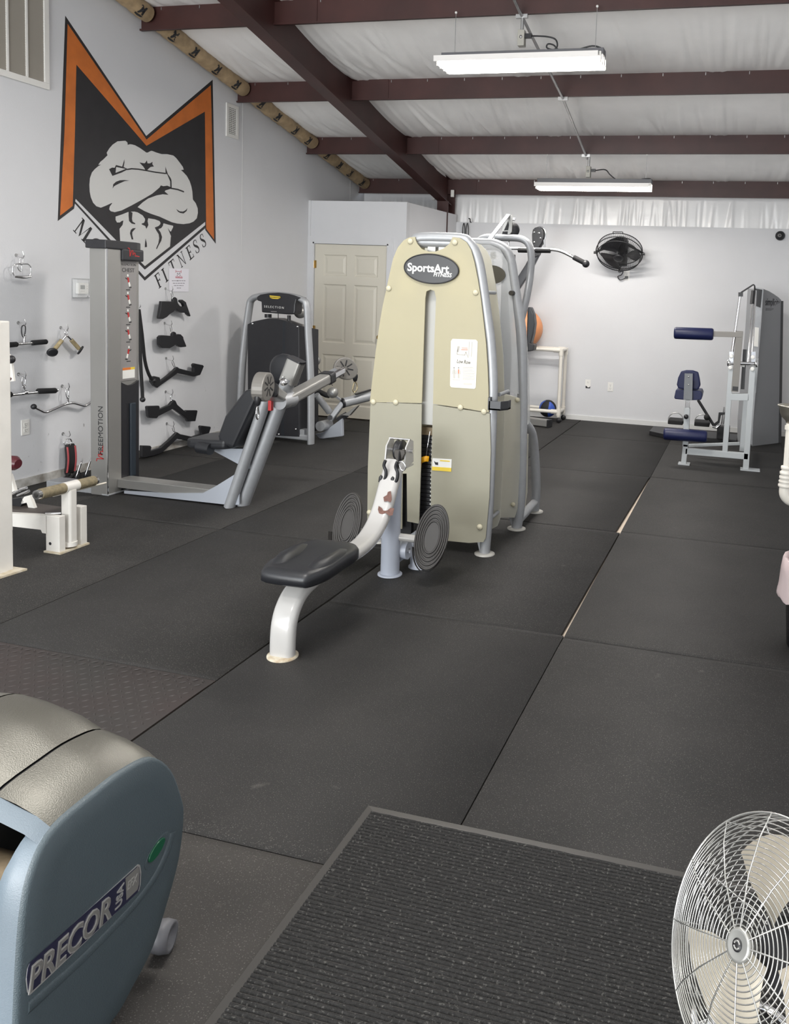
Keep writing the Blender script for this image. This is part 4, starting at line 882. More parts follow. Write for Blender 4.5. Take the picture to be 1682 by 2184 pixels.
# badge
ce = c7(618, 384); rx = (c7(858, 384)-c7(378, 384)).length/2; rz = (c7(618, 255)-c7(618, 513)).length/2
bd = obj('badge', G().prism([ce+V3((rx*math.cos(2*math.pi*i/48), 0, rz*math.sin(2*math.pi*i/48)-.006*math.cos(2*math.pi*i/48))) for i in range(48)], (0, -.012, 0)), mat('badge_charcoal', (.028, .028, .03), .4), t, .004)
obj('badge_rim', G().tube([ce+V3((rx*.985*math.cos(2*math.pi*i/48), -.012, rz*.985*math.sin(2*math.pi*i/48)-.006*math.cos(2*math.pi*i/48))) for i in range(49)], .004, 6, False), M_BLACK, bd)
obj('lettering', text_geo('SportsArt', c7(593, 380)+V3((0, -.0135, 0)), (1, 0, -.016), (0, 0, 1), .066, .002, shear=.0, bold=.0018, fit=(c7(775, 378)-c7(412, 378)).length), M_WHITEM, bd)
obj('lettering', text_geo('FITNESS', c7(720, 438)+V3((0, -.0135, 0)), (1, 0, -.016), (0, 0, 1), .033, .002, shear=.2, bold=.0008, fit=(c7(800, 432)-c7(640, 432)).length), M_WHITEM, bd)
# instruction card
cd_ = [(785, 1015), (800, 995), (1005, 1003), (1020, 1020), (1003, 1420), (990, 1433), (790, 1420), (777, 1405)]
ic = obj('instruction_card', G().prism([c7(x, y, YP-.001) for x, y in cd_], (0, -.0015, 0)), mat('card_white', (.70, .67, .60), .6), t)
pf = YP-.0035
obj('lettering', text_geo('Low Row', c7(897, 1198, pf), (1, 0, -.03), (0, 0, 1), .032, .0006, shear=.2, fit=(c7(958, 1198)-c7(838, 1198)).length), M_INK, ic)
def cl(pts, wd, m, nm):
    g = G(); P = [c7(x, y, pf) for x, y in pts]
    for a, b in zip(P[:-1], P[1:]): g.bar(a, b, wd, .0006, (0, 1, 0))
    obj(nm, g, m, ic)
M_LG = mat('light_grey_print', (.42, .40, .37), .7); M_SAL = mat('salmon_print', (.60, .22, .14), .7)
cl([(945, 1020), (940, 1150)], .003, M_LG, 'diagram_line'); cl([(970, 1022), (962, 1152)], .003, M_LG, 'diagram_line'); cl([(845, 1060), (838, 1130), (905, 1138), (915, 1110), (935, 1160)], .004, M_LG, 'diagram_figure'); cl([(855, 1060), (845, 1110)], .009, M_LG, 'diagram_figure')
cl([(880, 1075), (930, 1077)], .003, M_SAL, 'diagram_arrow'); cl([(875, 1090), (932, 1092)], .004, M_SAL, 'diagram_arrow')
for k, x in enumerate((812, 852)):
    cl([(x, 1262), (x, 1300)], .007, M_LG if k == 0 else M_SAL, 'printed_body'); cl([(x-4, 1300), (x-4, 1340)], .0025, M_LG, 'printed_body'); cl([(x+4, 1300), (x+4, 1340)], .0025, M_LG, 'printed_body'); cl([(x-13, 1270), (x-14, 1305)], .0022, M_LG, 'printed_body'); cl([(x+13, 1270), (x+14, 1305)], .0022, M_LG, 'printed_body'); cl([(x, 1242), (x, 1256)], .003, M_INK, 'printed_body')
for k in range(10): cl([(888, 1243+k*10+(k//2)*4), (888+random.uniform(85, 115), 1245+k*10+(k//2)*4)], .0014, M_LG, 'printed_line')
cl([(895, 1388), (968, 1392)], .009, mat('pale_grey_print', (.58, .55, .50), .7), 'printed_line'); cl([(798, 1352), (862, 1355)], .0015, M_LG, 'printed_line')
# frame hoop behind the shroud
XM = -1.778
rp = [(982, 509), (999, 518), (1012, 535), (1021.5, 565), (1029, 611), (1038, 676), (1045, 728.5), (1049, 790), (1050, 839), (1047, 930), (1044, 1014), (1040, 1098)]
R_ = [w(x, y, 4.645) for x, y in rp]+[V3((-1.433, 4.648, 0))]
L_ = [V3((2*XM-p.x, p.y, p.z)) for p in R_]
obj('hoop_frame', G().tube(smooth(L_[::-1]+R_, 3), .032, 14), M_SILVER, t)
for x in (-1.433, 2*XM+1.433):
    f = obj('foot_flange', G().lathe((x, 4.648, 0), (0, 0, 1), [(.062, 0), (.062, .007), (.04, .012), (0, .012)], 22), mat('worn_grey_flange', (.40, .39, .36), .5, .3), t)
    obj('gusset', G().prism([(x-.03*(1 if x > XM else -1), 4.644, 0.012), (x-.03*(1 if x > XM else -1), 4.644, .16), (x-.095*(1 if x > XM else -1), 4.644, .15), (x-.05*(1 if x > XM else -1), 4.644, .08)], (0, .008, 0)), M_SILVER, f)
# top grab bar seen in the notch
obj('top_bar', G().cyl(w(888, 515, 4.66), w(972, 518, 4.66), .036, 16), M_SILVER, t)
obj('top_bracket', G().box((-1.86, 4.64, 1.80), (-1.81, 4.70, 1.845)).box((-1.79, 4.64, 1.80), (-1.74, 4.70, 1.84)), M_SILVERD, t)
# rear shroud of the same machine
YQ = 4.90
re = [(880, 520), (960, 512), (1003, 515), (1025, 522), (1037, 535), (1046, 553), (1056, 606), (1063, 660), (1068.6, 715), (1072.6, 760), (1075, 841), (1074, 930), (1070.5, 1014), (1066, 1105), (1060, 1122), (1049, 1128)]
RR = [w(x, y, YQ) for x, y in re]; LL = [V3((2*(-1.80)-p.x, p.y, p.z)) for p in RR if p.x > -1.70][::-1]
obj('rear_shroud', G().prism(RR+LL, (0, .008, 0)), M_PALE, t)
for x, y in ((1045, 624), (1074, 838), (1052, 1100)):
    p = w(x, y, 4.80); obj('spacer', G().cyl(p+V3((0, -.10, 0)), p+V3((0, .095, 0)), .012, 12), M_SILVER, t)
# bottle holder on the frame
p = w(1045, 862, 4.62); x, z = p.x, p.z
bh = obj('bottle_holder', G().prism([(x, 4.585, z-.03), (x+.075, 4.585, z-.03), (x+.105, 4.64, z-.03), (x+.105, 4.70, z-.03), (x, 4.70, z-.03)], (0, 0, .012)).prism([(x, 4.585, z-.03), (x+.075, 4.585, z-.03), (x+.105, 4.64, z-.03), (x+.100, 4.643, z-.03), (x+.073, 4.589, z-.03), (x, 4.589, z-.03)], (0, 0, .055)).box((x+.100, 4.64, z-.03), (x+.105, 4.70, z+.025)).box((x-.004, 4.585, z-.03), (x+.012, 4.70, z+.045)), mat('charcoal_metallic', (.03, .032, .036), .35, .3), t, .002)
obj('slot_liner', G().box((-1.90, 4.655, 1.02 if False else w(908, 905, 4.66).z), (-1.72, 4.66, w(908, 560, 4.66).z)), mat('frosted_liner', (.42, .42, .40), .5), t)
# weight stack in the slot
sk = obj('stack_guide', G().box((-1.885, 4.71, .10), (-1.855, 4.74, 1.80)).box((-1.765, 4.71, .10), (-1.735, 4.74, 1.80)), M_CHROME, t)
zt_, zb_ = w(908, 926, 4.72).z, .12; n = 22; h = (zt_-zb_)/n
for k in range(n):
    z0 = zb_+k*h; p = obj('weight_plate', G().box((-2.0, 4.685, z0+.0012), (-1.62, 4.80, z0+h-.0012)), M_STACK, t, .003)
    obj('weight_number', G().box((-1.812, 4.6835, z0+h*.32), (-1.796, 4.6848, z0+h*.68)).box((-1.79, 4.6835, z0+h*.32), (-1.784, 4.6848, z0+h*.68)), M_WHITEM, p, kind='stuff')
obj('head_plate', G().box((-1.98, 4.69, zt_), (-1.64, 4.79, zt_+.05)), mat('tan_steel', (.25, .19, .12), .5, .4, var=.3, vscale=30), t, .003)
pn = w(908, 988, 4.67); obj('selector_pin', G().sweep(smooth([(pn.x-.045, 4.665, pn.z-.03), (pn.x-.035, 4.655, pn.z+.01), (pn.x, 4.65, pn.z+.03), (pn.x+.02, 4.66, pn.z+.03)], 5), rrect(.035, .016, .006), (0, -1, 0)), mat('amber_plastic', (.75, .36, .01), .35), t)
obj('pin_lanyard', G().tube(smooth([(pn.x, 4.66, pn.z+.02), (pn.x+.01, 4.66, pn.z+.10), (pn.x+.02, 4.67, pn.z+.2)], 4), .0025, 6), M_CHROME, t)
obj('lift_cable', G().tube([(-1.81, 4.74, zt_+.05), (-1.81, 4.74, 1.80)], .005, 8), M_PLAST_B, t)
wc = [(922, 977), (963, 979.5), (962, 1006), (921, 1003)]
wl_ = obj('warning_label', G().prism([w(x, y, YP-.001) for x, y in wc], (0, -.0015, 0)), M_WHITEM, t)
obj('yellow_band', G().prism([w(x, y, YP-.0026) for x, y in [(921.3, 995), (962.3, 998), (962, 1006), (921, 1003)]], (0, -.0008, 0)), M_YEL, wl_); obj('yellow_band', G().prism([w(x, y, YP-.0026) for x, y in [(938, 981), (959, 982.5), (959, 985), (938, 983.5)]], (0, -.0008, 0)), M_YEL, wl_)
obj('pictogram', G().prism([w(x, y, YP-.0026) for x, y in [(925, 983), (929, 986), (934, 986), (934, 992), (928, 991)]], (0, -.0008, 0)), M_INK, wl_)
obj('black_upright', G().box((-2.0, 4.66, .02), (-1.92, 4.70, .60)), M_BLACK, t)
# bench: one bent oval tube from the floor to the pulley
XB = -1.814; b = lambda x, y: at(x, y, X=XB)
path = [V3((XB, 3.02, .0)), V3((XB, 3.02, .07)), V3((XB, 3.03, .145)), V3((XB, 3.065, .205)), V3((XB, 3.13, .248)), V3((XB, 3.25, .268)), V3((XB, 3.45, .268)), V3((XB, 3.65, .266)), V3((XB, 3.80, .280)), V3((XB, 3.92, .333)), V3((XB, 4.00, .412)), V3((XB, 4.07, .52)), V3((XB, 4.15, .63))]
obj('bench_tube', G().sweep(smooth(path, 4), rrect(.112, .062, .028, 5), (1, 0, 0) if False else (0, 0, 1)), M_WHT, t)
obj('foot_flange', G().lathe((XB, 3.02, 0), (0, 0, 1), [(.066, 0), (.066, .006), (.058, .009), (0, .009)], 26), mat('stained_white', (.60, .57, .47), .5, var=.2, vscale=30, col2=(.35, .26, .16)), t)
rust = lambda pts: obj('paint_chip', G().prism([c66(x, y, 4.02) for x, y in pts], (0, .01, 0)), M_RUST, t)
# paint chips sit just proud of the sloping tube
def chip(pts):
    P = []
    for x, y in pts:
        px, py = 780+x/6.423, 900+y/6.423
        # intersect with the sloping upper face of the tube
        A, B = V3((0, 4.00, .42)), V3((0, 4.17, .67)); dr = (B-A).normalized(); nn = V3((0, -dr.z, dr.y)); p0 = A+nn*.0318
        d = FW+(px-PX)/F*CR-(py-PY)/F*CU; k = (p0-CAM).dot(nn)/d.dot(nn); P.append(CAM+d*k)
    nn = V3((0, -dr.z, dr.y)); obj('paint_chip', G().prism(P, nn*.0012), M_RUST, t, label='rusty paint chip')
chip([(300, 960), (340, 945), (350, 1000), (355, 1060), (340, 1105), (300, 1085), (250, 1090), (240, 1030), (290, 1000)])
chip([(175, 1150), (220, 1180), (240, 1215), (290, 1215), (340, 1175), (390, 1185), (365, 1280), (320, 1285), (270, 1245), (220, 1270), (180, 1250), (165, 1200)])
# seat: sculpted pad
sx = .125; S0, S1 = 2.985, 3.475; zS = .318
ol = [(-.075, S0), (.075, S0), (.115, S0+.02), (.140, S0+.10), (.146, S0+.18), (.142, S0+.30), (.146, S0+.38), (.125, S0+.45), (.07, S1), (-.07, S1), (-.125, S0+.45), (-.146, S0+.38), (-.142, S0+.30), (-.146, S0+.18), (-.140, S0+.10), (-.115, S0+.02)]
XSEAT = XB+.015
ol = [(q.x, q.y) for q in smooth([V3((a, c_, 0)) for a, c_ in ol], 4, True)]
g = G(); lay = [(.93, 0), (1, .012), (1, .045), (.95, .060), (.80, .066), (.45, .066), (.0, .066)]; cy_ = (S0+S1)/2; N = len(ol); vs = []
for k, z in lay:
    for a, c_ in ol: vs.append((XSEAT+a*k, cy_+(c_-cy_)*(k if k > .9 else 1-(1-k)*.98), zS+z+.02*(c_-cy_)*-1*0))
g.add(vs, [(i*N+j, i*N+(j+1) % N, (i+1)*N+(j+1) % N, (i+1)*N+j) for i in range(len(lay)-1) for j in range(N)], True); g.add(vs[:N], [tuple(range(N))[::-1]])
se = obj('seat_pad', g, M_VINYL, t)
for s in (-1, 1):
    P = smooth([V3((XSEAT+s*a, S0+c_, zS+.066)) for a, c_ in ((.058, .09), (.050, .17), (.060, .27), (.095, .38), (.122, .34), (.132, .24), (.130, .14), (.098, .07))], 4, True)
    mid_ = sum(P, V3())/len(P); n = len(P); Q = [p.lerp(mid_, .35)+V3((0, 0, .017)) for p in P]
    gg = G().add([p-V3((0, 0, .004)) for p in P]+Q+[mid_+V3((0, 0, .02))], [(i, (i+1) % n, n+(i+1) % n, n+i) for i in range(n)]+[(n+i, n+(i+1) % n, 2*n) for i in range(n)], True)
    obj('thigh_bolster', gg, M_VINYL, se)
obj('seat_plate', G().box((XB-.055, 3.08, .292), (XB+.055, 3.42, .320)), M_WHT, t, .004)
# pedestal post, cross bar and footplates
obj('pedestal', G().sweep([(XB, 4.115, 0), (XB, 4.115, .56)], ellipse(.105, .10, 20), (0, 1, 0)), M_BLUW, t)
obj('foot_flange', G().lathe((XB, 4.115, 0), (0, 0, 1), [(.068, 0), (.068, .006), (.058, .009), (0, .009)], 26), M_BLUW, t)
obj('link_beam', G().sweep([(XB, 4.16, .09), (XB, 4.62, .09)], ellipse(.09, .10, 16), (0, 0, 1)), M_BLUW, t)
obj('pivot_lug', G().cyl((XB+.05, 4.17, .13), (XB+.085, 4.17, .13), .05, 20), M_BLUW, t)
obj('pivot_bolt', G().cyl((XB+.085, 4.165, .13), (XB+.093, 4.165, .13), .014, 12), M_CHROME, t)
obj('rear_foot', G().lathe((XB+.10, 4.29, 0), (0, 0, 1), [(.06, 0), (.06, .006), (.05, .01), (.05, .09), (0, .09)], 22), M_BLUW, t)
obj('foot_bar', G().cyl((XB-.27, 4.125, .215), (XB+.25, 4.125, .215), .022, 14), M_WHT, t)
M_FP = mat('grey_rubber_tread', (.045, .042, .04), .5)
for s in (-1, 1):
    cx_ = XB+s*.25; c_ = V3((cx_, 4.09, .262 if s < 0 else .248)); ex = V3((.088, .02*s, 0)); ey = V3((.0, .075, .165)); nn = ex.cross(ey).normalized()
    if nn.y > 0: nn = -nn
    el = lambda k, o: [c_+ex*k*math.cos(2*math.pi*i/40)+ey*k*math.sin(2*math.pi*i/40)+nn*o for i in range(40)]
    fp = obj('footplate', G().prism(el(1, -.006), nn*.012), M_FP, t, .003)
    for k in (.95, .83, .71, .59, .48): obj('tread_ring', G().tube(el(k, .008)+[el(k, .008)[0]], .0055, 6, False), M_FP, fp)
    ca, cb = el(1.03, -.005)[22:39], [p+nn*.02 for p in el(1.06, .02)[22:39]]; obj('heel_cup', G().add(ca+cb, [(i, i+1, 18+i, 17+i) for i in range(16)], True), M_FP, fp)
# pulley fork on top
f0 = V3((XB, 4.20, .615)); zt2 = .80
fk = obj('pulley_fork', G().prism([(XB-.062, 4.13, .595), (XB-.062, 4.26, .615), (XB-.062, 4.25, .735), (XB-.062, 4.20, .755), (XB-.062, 4.15, .715)], (.008, 0, 0)).prism([(XB+.054, 4.13, .595), (XB+.054, 4.26, .615), (XB+.054, 4.25, .735), (XB+.054, 4.20, .755), (XB+.054, 4.15, .715)], (.008, 0, 0)).box((XB-.062, 4.13, .595), (XB+.062, 4.26, .605)), M_WHT, t, .002)
obj('axle', G().cyl((XB-.075, 4.205, .685), (XB+.08, 4.205, .685), .011, 12).cyl((XB-.062, 4.20, .750), (XB+.062, 4.20, .750), .006, 10), M_CHROME, fk)
obj('pulley', G().lathe((XB-.02, 4.205, .685), (1, 0, 0), [(0, 0), (.055, 0), (.058, .008), (.050, .02), (.058, .032), (.055, .04), (0, .04)], 26), M_PLAST_B, fk)
M_DKST = mat('dark_steel', (.06, .055, .05), .45, .6)
cp = obj('cable_clamp', G().prism([at(x, y, Y=4.12) for x, y in [(840, 960), (862, 960), (863, 968), (853, 986), (846, 985), (840, 972)]], (0, .02, 0)), M_DKST, t, .003)
obj('cable_strap', G().sweep([at(853, 962, Y=4.13), at(850, 985, Y=4.10), at(846, 1003, Y=4.08)], rrect(.022, .008, .003), (1, 0, 0)), M_RUBBER_B, t)
g = G(); P = smooth([at(x, y, Y=4.08) for x, y in [(851, 986), (858, 985), (864, 993), (863, 1001), (857, 1003), (852, 995)]], 4, True); g.tube(P+[P[0]], .004, 8, False); obj('carabiner', g, M_CHROME, t)
for k, ox in ((0, 0), (1, 25)):
    P = [at(x+ox, y+(3 if k else 0), Y=4.06) for x, y in [(822, 982), (818.5, 993), (823, 1006), (821, 1020), (815, 1026), (812, 1016), (810, 1028)]]
    obj('handle_hook', G().tube(smooth(P, 4), .009, 10), M_PLAST_B, t, label='black S shaped handle hook')
M_FROST = mat('clear_frosted_plastic', (.72, .74, .76), .3, alpha=.38)
# ================================================================== lat pulldown station back to back with it
t = thing('lat_pulldown_machine', 'silver framed lat pulldown station right behind the cream low row', 'gym machine', (-1.8, 5.5, 0))
XM2 = -1.80
fp_ = [(1040, 519.5), (1051.6, 520.5), (1068.6, 527), (1081.6, 539), (1088.8, 558.5), (1093, 585), (1098.7, 624), (1105, 663), (1110.4, 702), (1112.4, 741.6), (1113.7, 845), (1113, 920), (1111.6, 992.6), (1108.4, 1077)]
R_ = [w(x, y, 5.24) for x, y in fp_]+[V3((-1.398, 5.242, 0))]; L_ = [V3((2*XM2-p.x, p.y, p.z)) for p in R_]
obj('hoop_frame', G().tube(smooth(L_[::-1]+R_, 3), .035, 14), M_SILVER, t)
for x, y in ((-1.398, 5.242), (2*XM2+1.398, 5.242), (-1.392, 5.715)):
    f = obj('foot_flange', G().lathe((x, y, 0), (0, 0, 1), [(.062, 0), (.062, .007), (.04, .012), (0, .012)], 22), MATS['worn_grey_flange'], t)
obj('gusset', G().prism([(-1.43, 5.24, .012), (-1.43, 5.24, .16), (-1.50, 5.24, .15), (-1.455, 5.24, .08)], (0, .008, 0)), M_SILVER, t)
pb = [(1066, 560), (1090, 566), (1096, 624), (1104, 690), (1108, 745), (1110, 838), (1108, 992), (1103, 1090), (1097, 1104), (1075, 1106), (1060, 1100)]
P = [w(x, y, 5.21) for x, y in pb]
obj('upper_shroud', G().prism([w(x, y, 5.20) for x, y in [(900, 522), (1045, 522), (1066, 532), (1082, 560), (1090, 620), (1098, 690), (1103, 760), (1106, 840), (1080, 836), (900, 828)]], (0, .004, 0)), M_FROST, t)
obj('lower_shroud', G().prism([w(x, y, 5.20) for x, y in [(900, 832), (1080, 841), (1109, 850), (1108, 992), (1103, 1085), (1097, 1104), (1060, 1104), (900, 1085)]], (0, .008, 0)), M_PALE, t)
obj('badge_back', G().prism([V3((w(1056, 586, 5.19).x+.10*math.cos(a*math.pi/16)*1.0-.03, 5.185, w(1056, 586, 5.19).z+.062*math.sin(a*math.pi/16))) for a in range(32)], (0, .006, 0)), mat('olive_plastic', (.07, .065, .05), .5), t)
for x, y, Y in ((1103, 853, 5.19), (1094, 1076, 5.19)): obj('bolt', G().lathe(w(x, y, Y), (0, -1, 0), [(.016, 0), (.016, .006), (.009, .012), (0, .014)], 16), M_CBOLT, t)
p = w(1089, 625, 5.17); obj('spacer', G().cyl(p, p+V3((.01, .09, 0)), .016, 14), M_DKST, t)
obj('rear_shroud', G().prism([w(x, y, 5.50) for x, y in [(1080, 580), (1100, 585), (1112, 640), (1122, 700), (1128, 800), (1130, 900), (1124, 905), (1100, 900)]], (0, .004, 0)), M_FROST, t)
obj('rear_lower_shroud', G().prism([w(x, y, 5.50) for x, y in [(1100, 920), (1126, 926), (1124, 1050), (1119, 1085), (1113, 1088), (1100, 1085)]], (0, .008, 0)), M_PALE, t)
obj('floor_link', G().cyl((-1.39, 5.26, .06), (-1.392, 5.70, .07), .030, 14), M_SILVER, t)
obj('rear_leg', G().tube(smooth([w(1120, 902, 5.60), w(1134, 925, 5.66), w(1140, 970, 5.70), w(1143, 1040, 5.715), V3((-1.392, 5.715, 0))], 4), .033, 14), M_SILVER, t)
ar = [(1018, 530), (1020, 516), (1030, 508), (1044, 506), (1075, 507), (1103, 508), (1117, 512), (1126, 520), (1131, 534), (1132.7, 558), (1130.7, 585), (1127, 611), (1121, 643), (1113, 675), (1105, 700)]
yy = lambda i: 5.72-.03*max(0, i-10)
obj('top_arch', G().sweep(smooth([w(x, y, yy(i)) for i, (x, y) in enumerate(ar)], 3), ellipse(.05, .075, 14), (0, 1, 0)), M_SILVER, t)
br = lambda x, y, Y=5.72: at(960+x/5.607, 440+y/5.607, Y=Y)
pb_ = obj('pulley_bracket', G().prism([br(x, y) for x, y in [(600, 355), (610, 290), (650, 180), (700, 105), (730, 95), (740, 140), (735, 300), (690, 360)]], (0, .012, 0)).prism([br(x, y, 5.80) for x, y in [(600, 355), (610, 290), (650, 180), (700, 105), (730, 95), (740, 140), (735, 300), (690, 360)]], (0, .012, 0)), M_SILVERD, t, .002)
obj('bracket_opening', G().prism([br(x, y, 5.717) for x, y in [(615, 350), (625, 300), (685, 300), (680, 350)]], (0, .002, 0)).prism([br(x, y, 5.717) for x, y in [(640, 290), (690, 180), (700, 220), (690, 285)]], (0, .002, 0)), M_BLACK, pb_)
obj('top_pulley', G().lathe(br(735, 280, 5.78), (0, 1, 0), [(0, -.015), (.055, -.015), (.048, 0), (.055, .015), (0, .015)], 24), M_PLAST_B, t)
obj('bracket_bolt', G().cyl(br(750, 155, 5.70), br(775, 158, 5.70), .012, 12), M_CHROME, t)
obj('tie_strap', G().bar(br(430, 445, 5.3), br(695, 100, 5.72), .026, .008, (0, 1, 0)), M_SILVER, t)
obj('frame_nut', G().lathe(w(1051, 519, 5.24), (0, 0, 1), [(.014, 0), (.014, .02), (.008, .035), (0, .035)], 12), M_CHROME, t)
obj('drop_rod', G().cyl(w(1051, 530, 5.25), w(1051, 600, 5.25), .006, 8), M_CHROME, t); obj('rod_sleeve', G().cyl(w(1051, 538, 5.25), w(1052, 552, 5.25), .018, 12), M_CREAM2, t)
t2 = thing('lat_pulldown_bar', 'long bent chrome pulldown bar with black grips at the lat station', 'cable bar', tuple(w(1100, 532, 6.3)))
lb = lambda x, y: at(960+x/5.607, 440+y/5.607, Y=6.30)
pts = fillet([lb(-250, 690), lb(60, 520), lb(690, 500), lb(1300, 520), lb(1640, 695)], .06, 5)
obj('bar', G().tube(pts, .0125, 12), M_CHROME, t2)
for a, b_ in (((810, 524), (925, 527)), ((1015, 528), (1195, 530)), ((1470, 608), (1610, 680))): obj('grip', G().tube([lb(*a), lb(a[0]+(b_[0]-a[0])*.06, a[1]+(b_[1]-a[1])*.06), lb(*b_)], .020, 12, True, [.8, 1, 1]), M_RUBBER_B, t2, label='black rubber grip')
obj('end_ball', G().ball(lb(1620, 688), .030, 14), M_PLAST_B, t2)
obj('swivel', G().tube([lb(690, 500), lb(700, 430)], .008, 8), M_CHROME, t2)
obj('hang_cable', G().tube([lb(700, 430), br(735, 290, 5.84)], .004, 6), M_PLAST_B, t2)
# ================================================================== blue padded hip machine in front of the back wall
M_BLUE = mat('navy_vinyl', (.008, .012, .055), .42, spec=.35, bump=.05, bscale=200)
M_LSIL = mat('light_silver_paint', (.40, .42, .43), .45, .2)
t = thing('glute_machine', 'silver framed machine with navy roller pads at the right', 'gym machine', (-.15, 8.1, 0))
m = lambda x, y, Y=8.0: at(1380+x/3.967, 760+y/3.967, Y=Y)
def bar_(nm, a, b, w_=.05, h=.05, mt=M_LSIL, par=t, up=(0, 1, 0)): return obj(nm, G().bar(a, b, w_, h, up), mt, par, .004)
A = m(305, 925); A.z = 0
bar_('leg', A, m(325, 745)); bar_('seat_upright', m(322, 760), m(338, 435), .055, .05)
B = m(830, 980); B.z = 0; bar_('leg', B, m(890, 110), .055, .05)
bar_('base_rail', m(325, 800), m(850, 845), .06, .05)
bar_('inner_upright', m(655, 820), m(708, 110), .05, .045)
bar_('cross_rail', m(700, 342), m(855, 345), .065, .05)
bar_('rear_upright', m(800, 800, 8.35), m(835, 360, 8.35), .05, .05)
bar_('diagonal_rail', m(350, 755, 8.4), m(780, 738, 8.4), .03, .03)
bar_('rear_rail', V3((B.x, 8.0, .16)), V3((B.x+.02, 8.9, .16)), .05, .05, up=(0, 0, 1))
obj('foot_plate', G().box((A.x-.05, 7.95, 0), (A.x+.06, 8.06, .012)), M_LSIL, t); obj('foot_plate', G().box((B.x-.05, 7.95, 0), (B.x+.13, 8.06, .012)), M_LSIL, t)
bar_('chrome_post', m(338, 440), m(342, 372), .042, .04, M_CHROME)
obj('pop_pin', G().lathe(m(330, 507, 7.97), (0, -1, 0), [(.012, 0), (.012, .02), (.022, .022), (.022, .045), (0, .048)], 16), M_PLAST_B, t)
bp = [(285, 128), (330, 118), (385, 120), (430, 135), (440, 180), (450, 245), (430, 285), (345, 282), (262, 275), (248, 240), (260, 180)]
obj('backrest', G().prism([m(x, y, 8.12) for x, y in bp], (0, .06, 0)), M_BLUE, t, .015, seg=3)
sp = [(240, 285), (330, 285), (455, 295), (465, 320), (455, 370), (345, 372), (235, 362), (226, 350)]
obj('seat', G().prism([m(x, y, 8.08) for x, y in sp], (0, .28, 0)), M_BLUE, t, .015, seg=3)
obj('seat_bracket', G().prism([m(x, y, 8.05) for x, y in [(315, 145), (385, 147), (380, 372), (305, 368)]], (0, .012, 0)), mat('grey_hammered', (.17, .18, .19), .5, .3, bump=.3, bscale=120), t, .003)
for y in (172, 240): obj('bracket_bolt', G().lathe(m(348, y, 8.048), (0, -1, 0), [(.008, 0), (.006, .004), (0, .005)], 10), M_CHROME, t)
def roller(a, b, r, nm='roller_pad'):
    a, b = V3(a), V3(b); d = (b-a)
    return obj(nm, G().tube([a, a+d*.015, a+d*.05, a+d*.95, a+d*.985, b], r, 20, True, [.75, .93, 1, 1, .93, .75]), M_BLUE, t)
roller(m(138, 655, 7.93), m(505, 680, 7.93), .058); roller(at(1437, 710, Y=8.0), at(1521, 713, Y=8.0), .058)
bar_('roller_axle', m(505, 680, 7.97), m(330, 672, 7.97), .03, .03)
ar = bar_('swing_arm', at(1515, 712, Y=8.0), at(1581, 714, Y=8.0), .055, .05, mat('dull_grey_paint', (.20, .19, .175), .5), up=(0, 0, 1)); bar_('swing_post', at(1577, 706, Y=8.0), at(1566, 835, Y=8.0), .065, .05, MATS['dull_grey_paint'])
obj('post_end', G().prism([at(x, y, Y=7.97) for x, y in [(1562, 824), (1574, 825), (1573, 834), (1561, 833)]], (0, .06, 0)), M_PLAST_B, t)
ax0, ax1 = at(1554, 774, Y=8.0), at(1612, 776, Y=8.0)
obj('pivot_axle', G().cyl(ax0, ax1, .018, 14), M_CHROME, t)
for p in (ax0, ax1): obj('axle_nut', G().lathe(p, (ax1-ax0).normalized(), [(.0, -.02), (.03, -.015), (.034, 0), (.03, .015), (0, .02)], 12), M_CHROME, t)
for x, y in ((1559, 760), (1557, 784), (1605, 762), (1604, 787)): obj('bearing_disc', G().lathe(at(x, y, Y=7.97), (0, -1, 0), [(.02, 0), (.02, .01), (.008, .011), (0, .011)], 16), M_WHITEM, t)
for x in (1559, 1606): bar_('bearing_block', at(x, 750, Y=8.0), at(x, 772, Y=8.0), .045, .045, M_CHROME)
obj('slotted_plate', G().bar(at(1588, 745, Y=8.1), at(1583, 830, Y=8.1), .035, .02, (0, 1, 0)), M_PLAST_B, t)
bar_('slot_block', at(1580, 778, Y=8.06), at(1588, 780, Y=8.06), .03, .03, M_WHITEM)
obj('lift_rod', G().cyl(at(1561, 750, Y=8.0), at(1578, 630, Y=8.0), .014, 12), M_CHROME, t)
obj('rod_cap', G().bar(at(1574, 628, Y=8.0), at(1584, 628, Y=8.0), .04, .05, (0, 1, 0)), M_PLAST_B, t)
obj('cable', G().tube(fillet([at(1580, 624, Y=8.0), at(1606, 607, Y=8.6), at(1609, 610, Y=8.9), at(1609, 640, Y=9.0)], .05, 4), .008, 8), M_PLAST_B, t)
for x0_, x1_ in ((1606, 1594), (1611, 1602)): obj('guide_rod', G().cyl(at(x0_, 620, Y=8.9), at(x1_, 780, Y=8.6), .012, 10), M_CHROME, t)
obj('rod_stop', G().cyl(at(1606, 620, Y=8.88), at(1603, 648, Y=8.85), .022, 12), M_PLAST_B, t)
obj('rear_sleeve', G().bar(at(1612, 765, Y=8.5), at(1606, 837, Y=8.5), .05, .06, (0, 1, 0)), M_LSIL, t, .006)
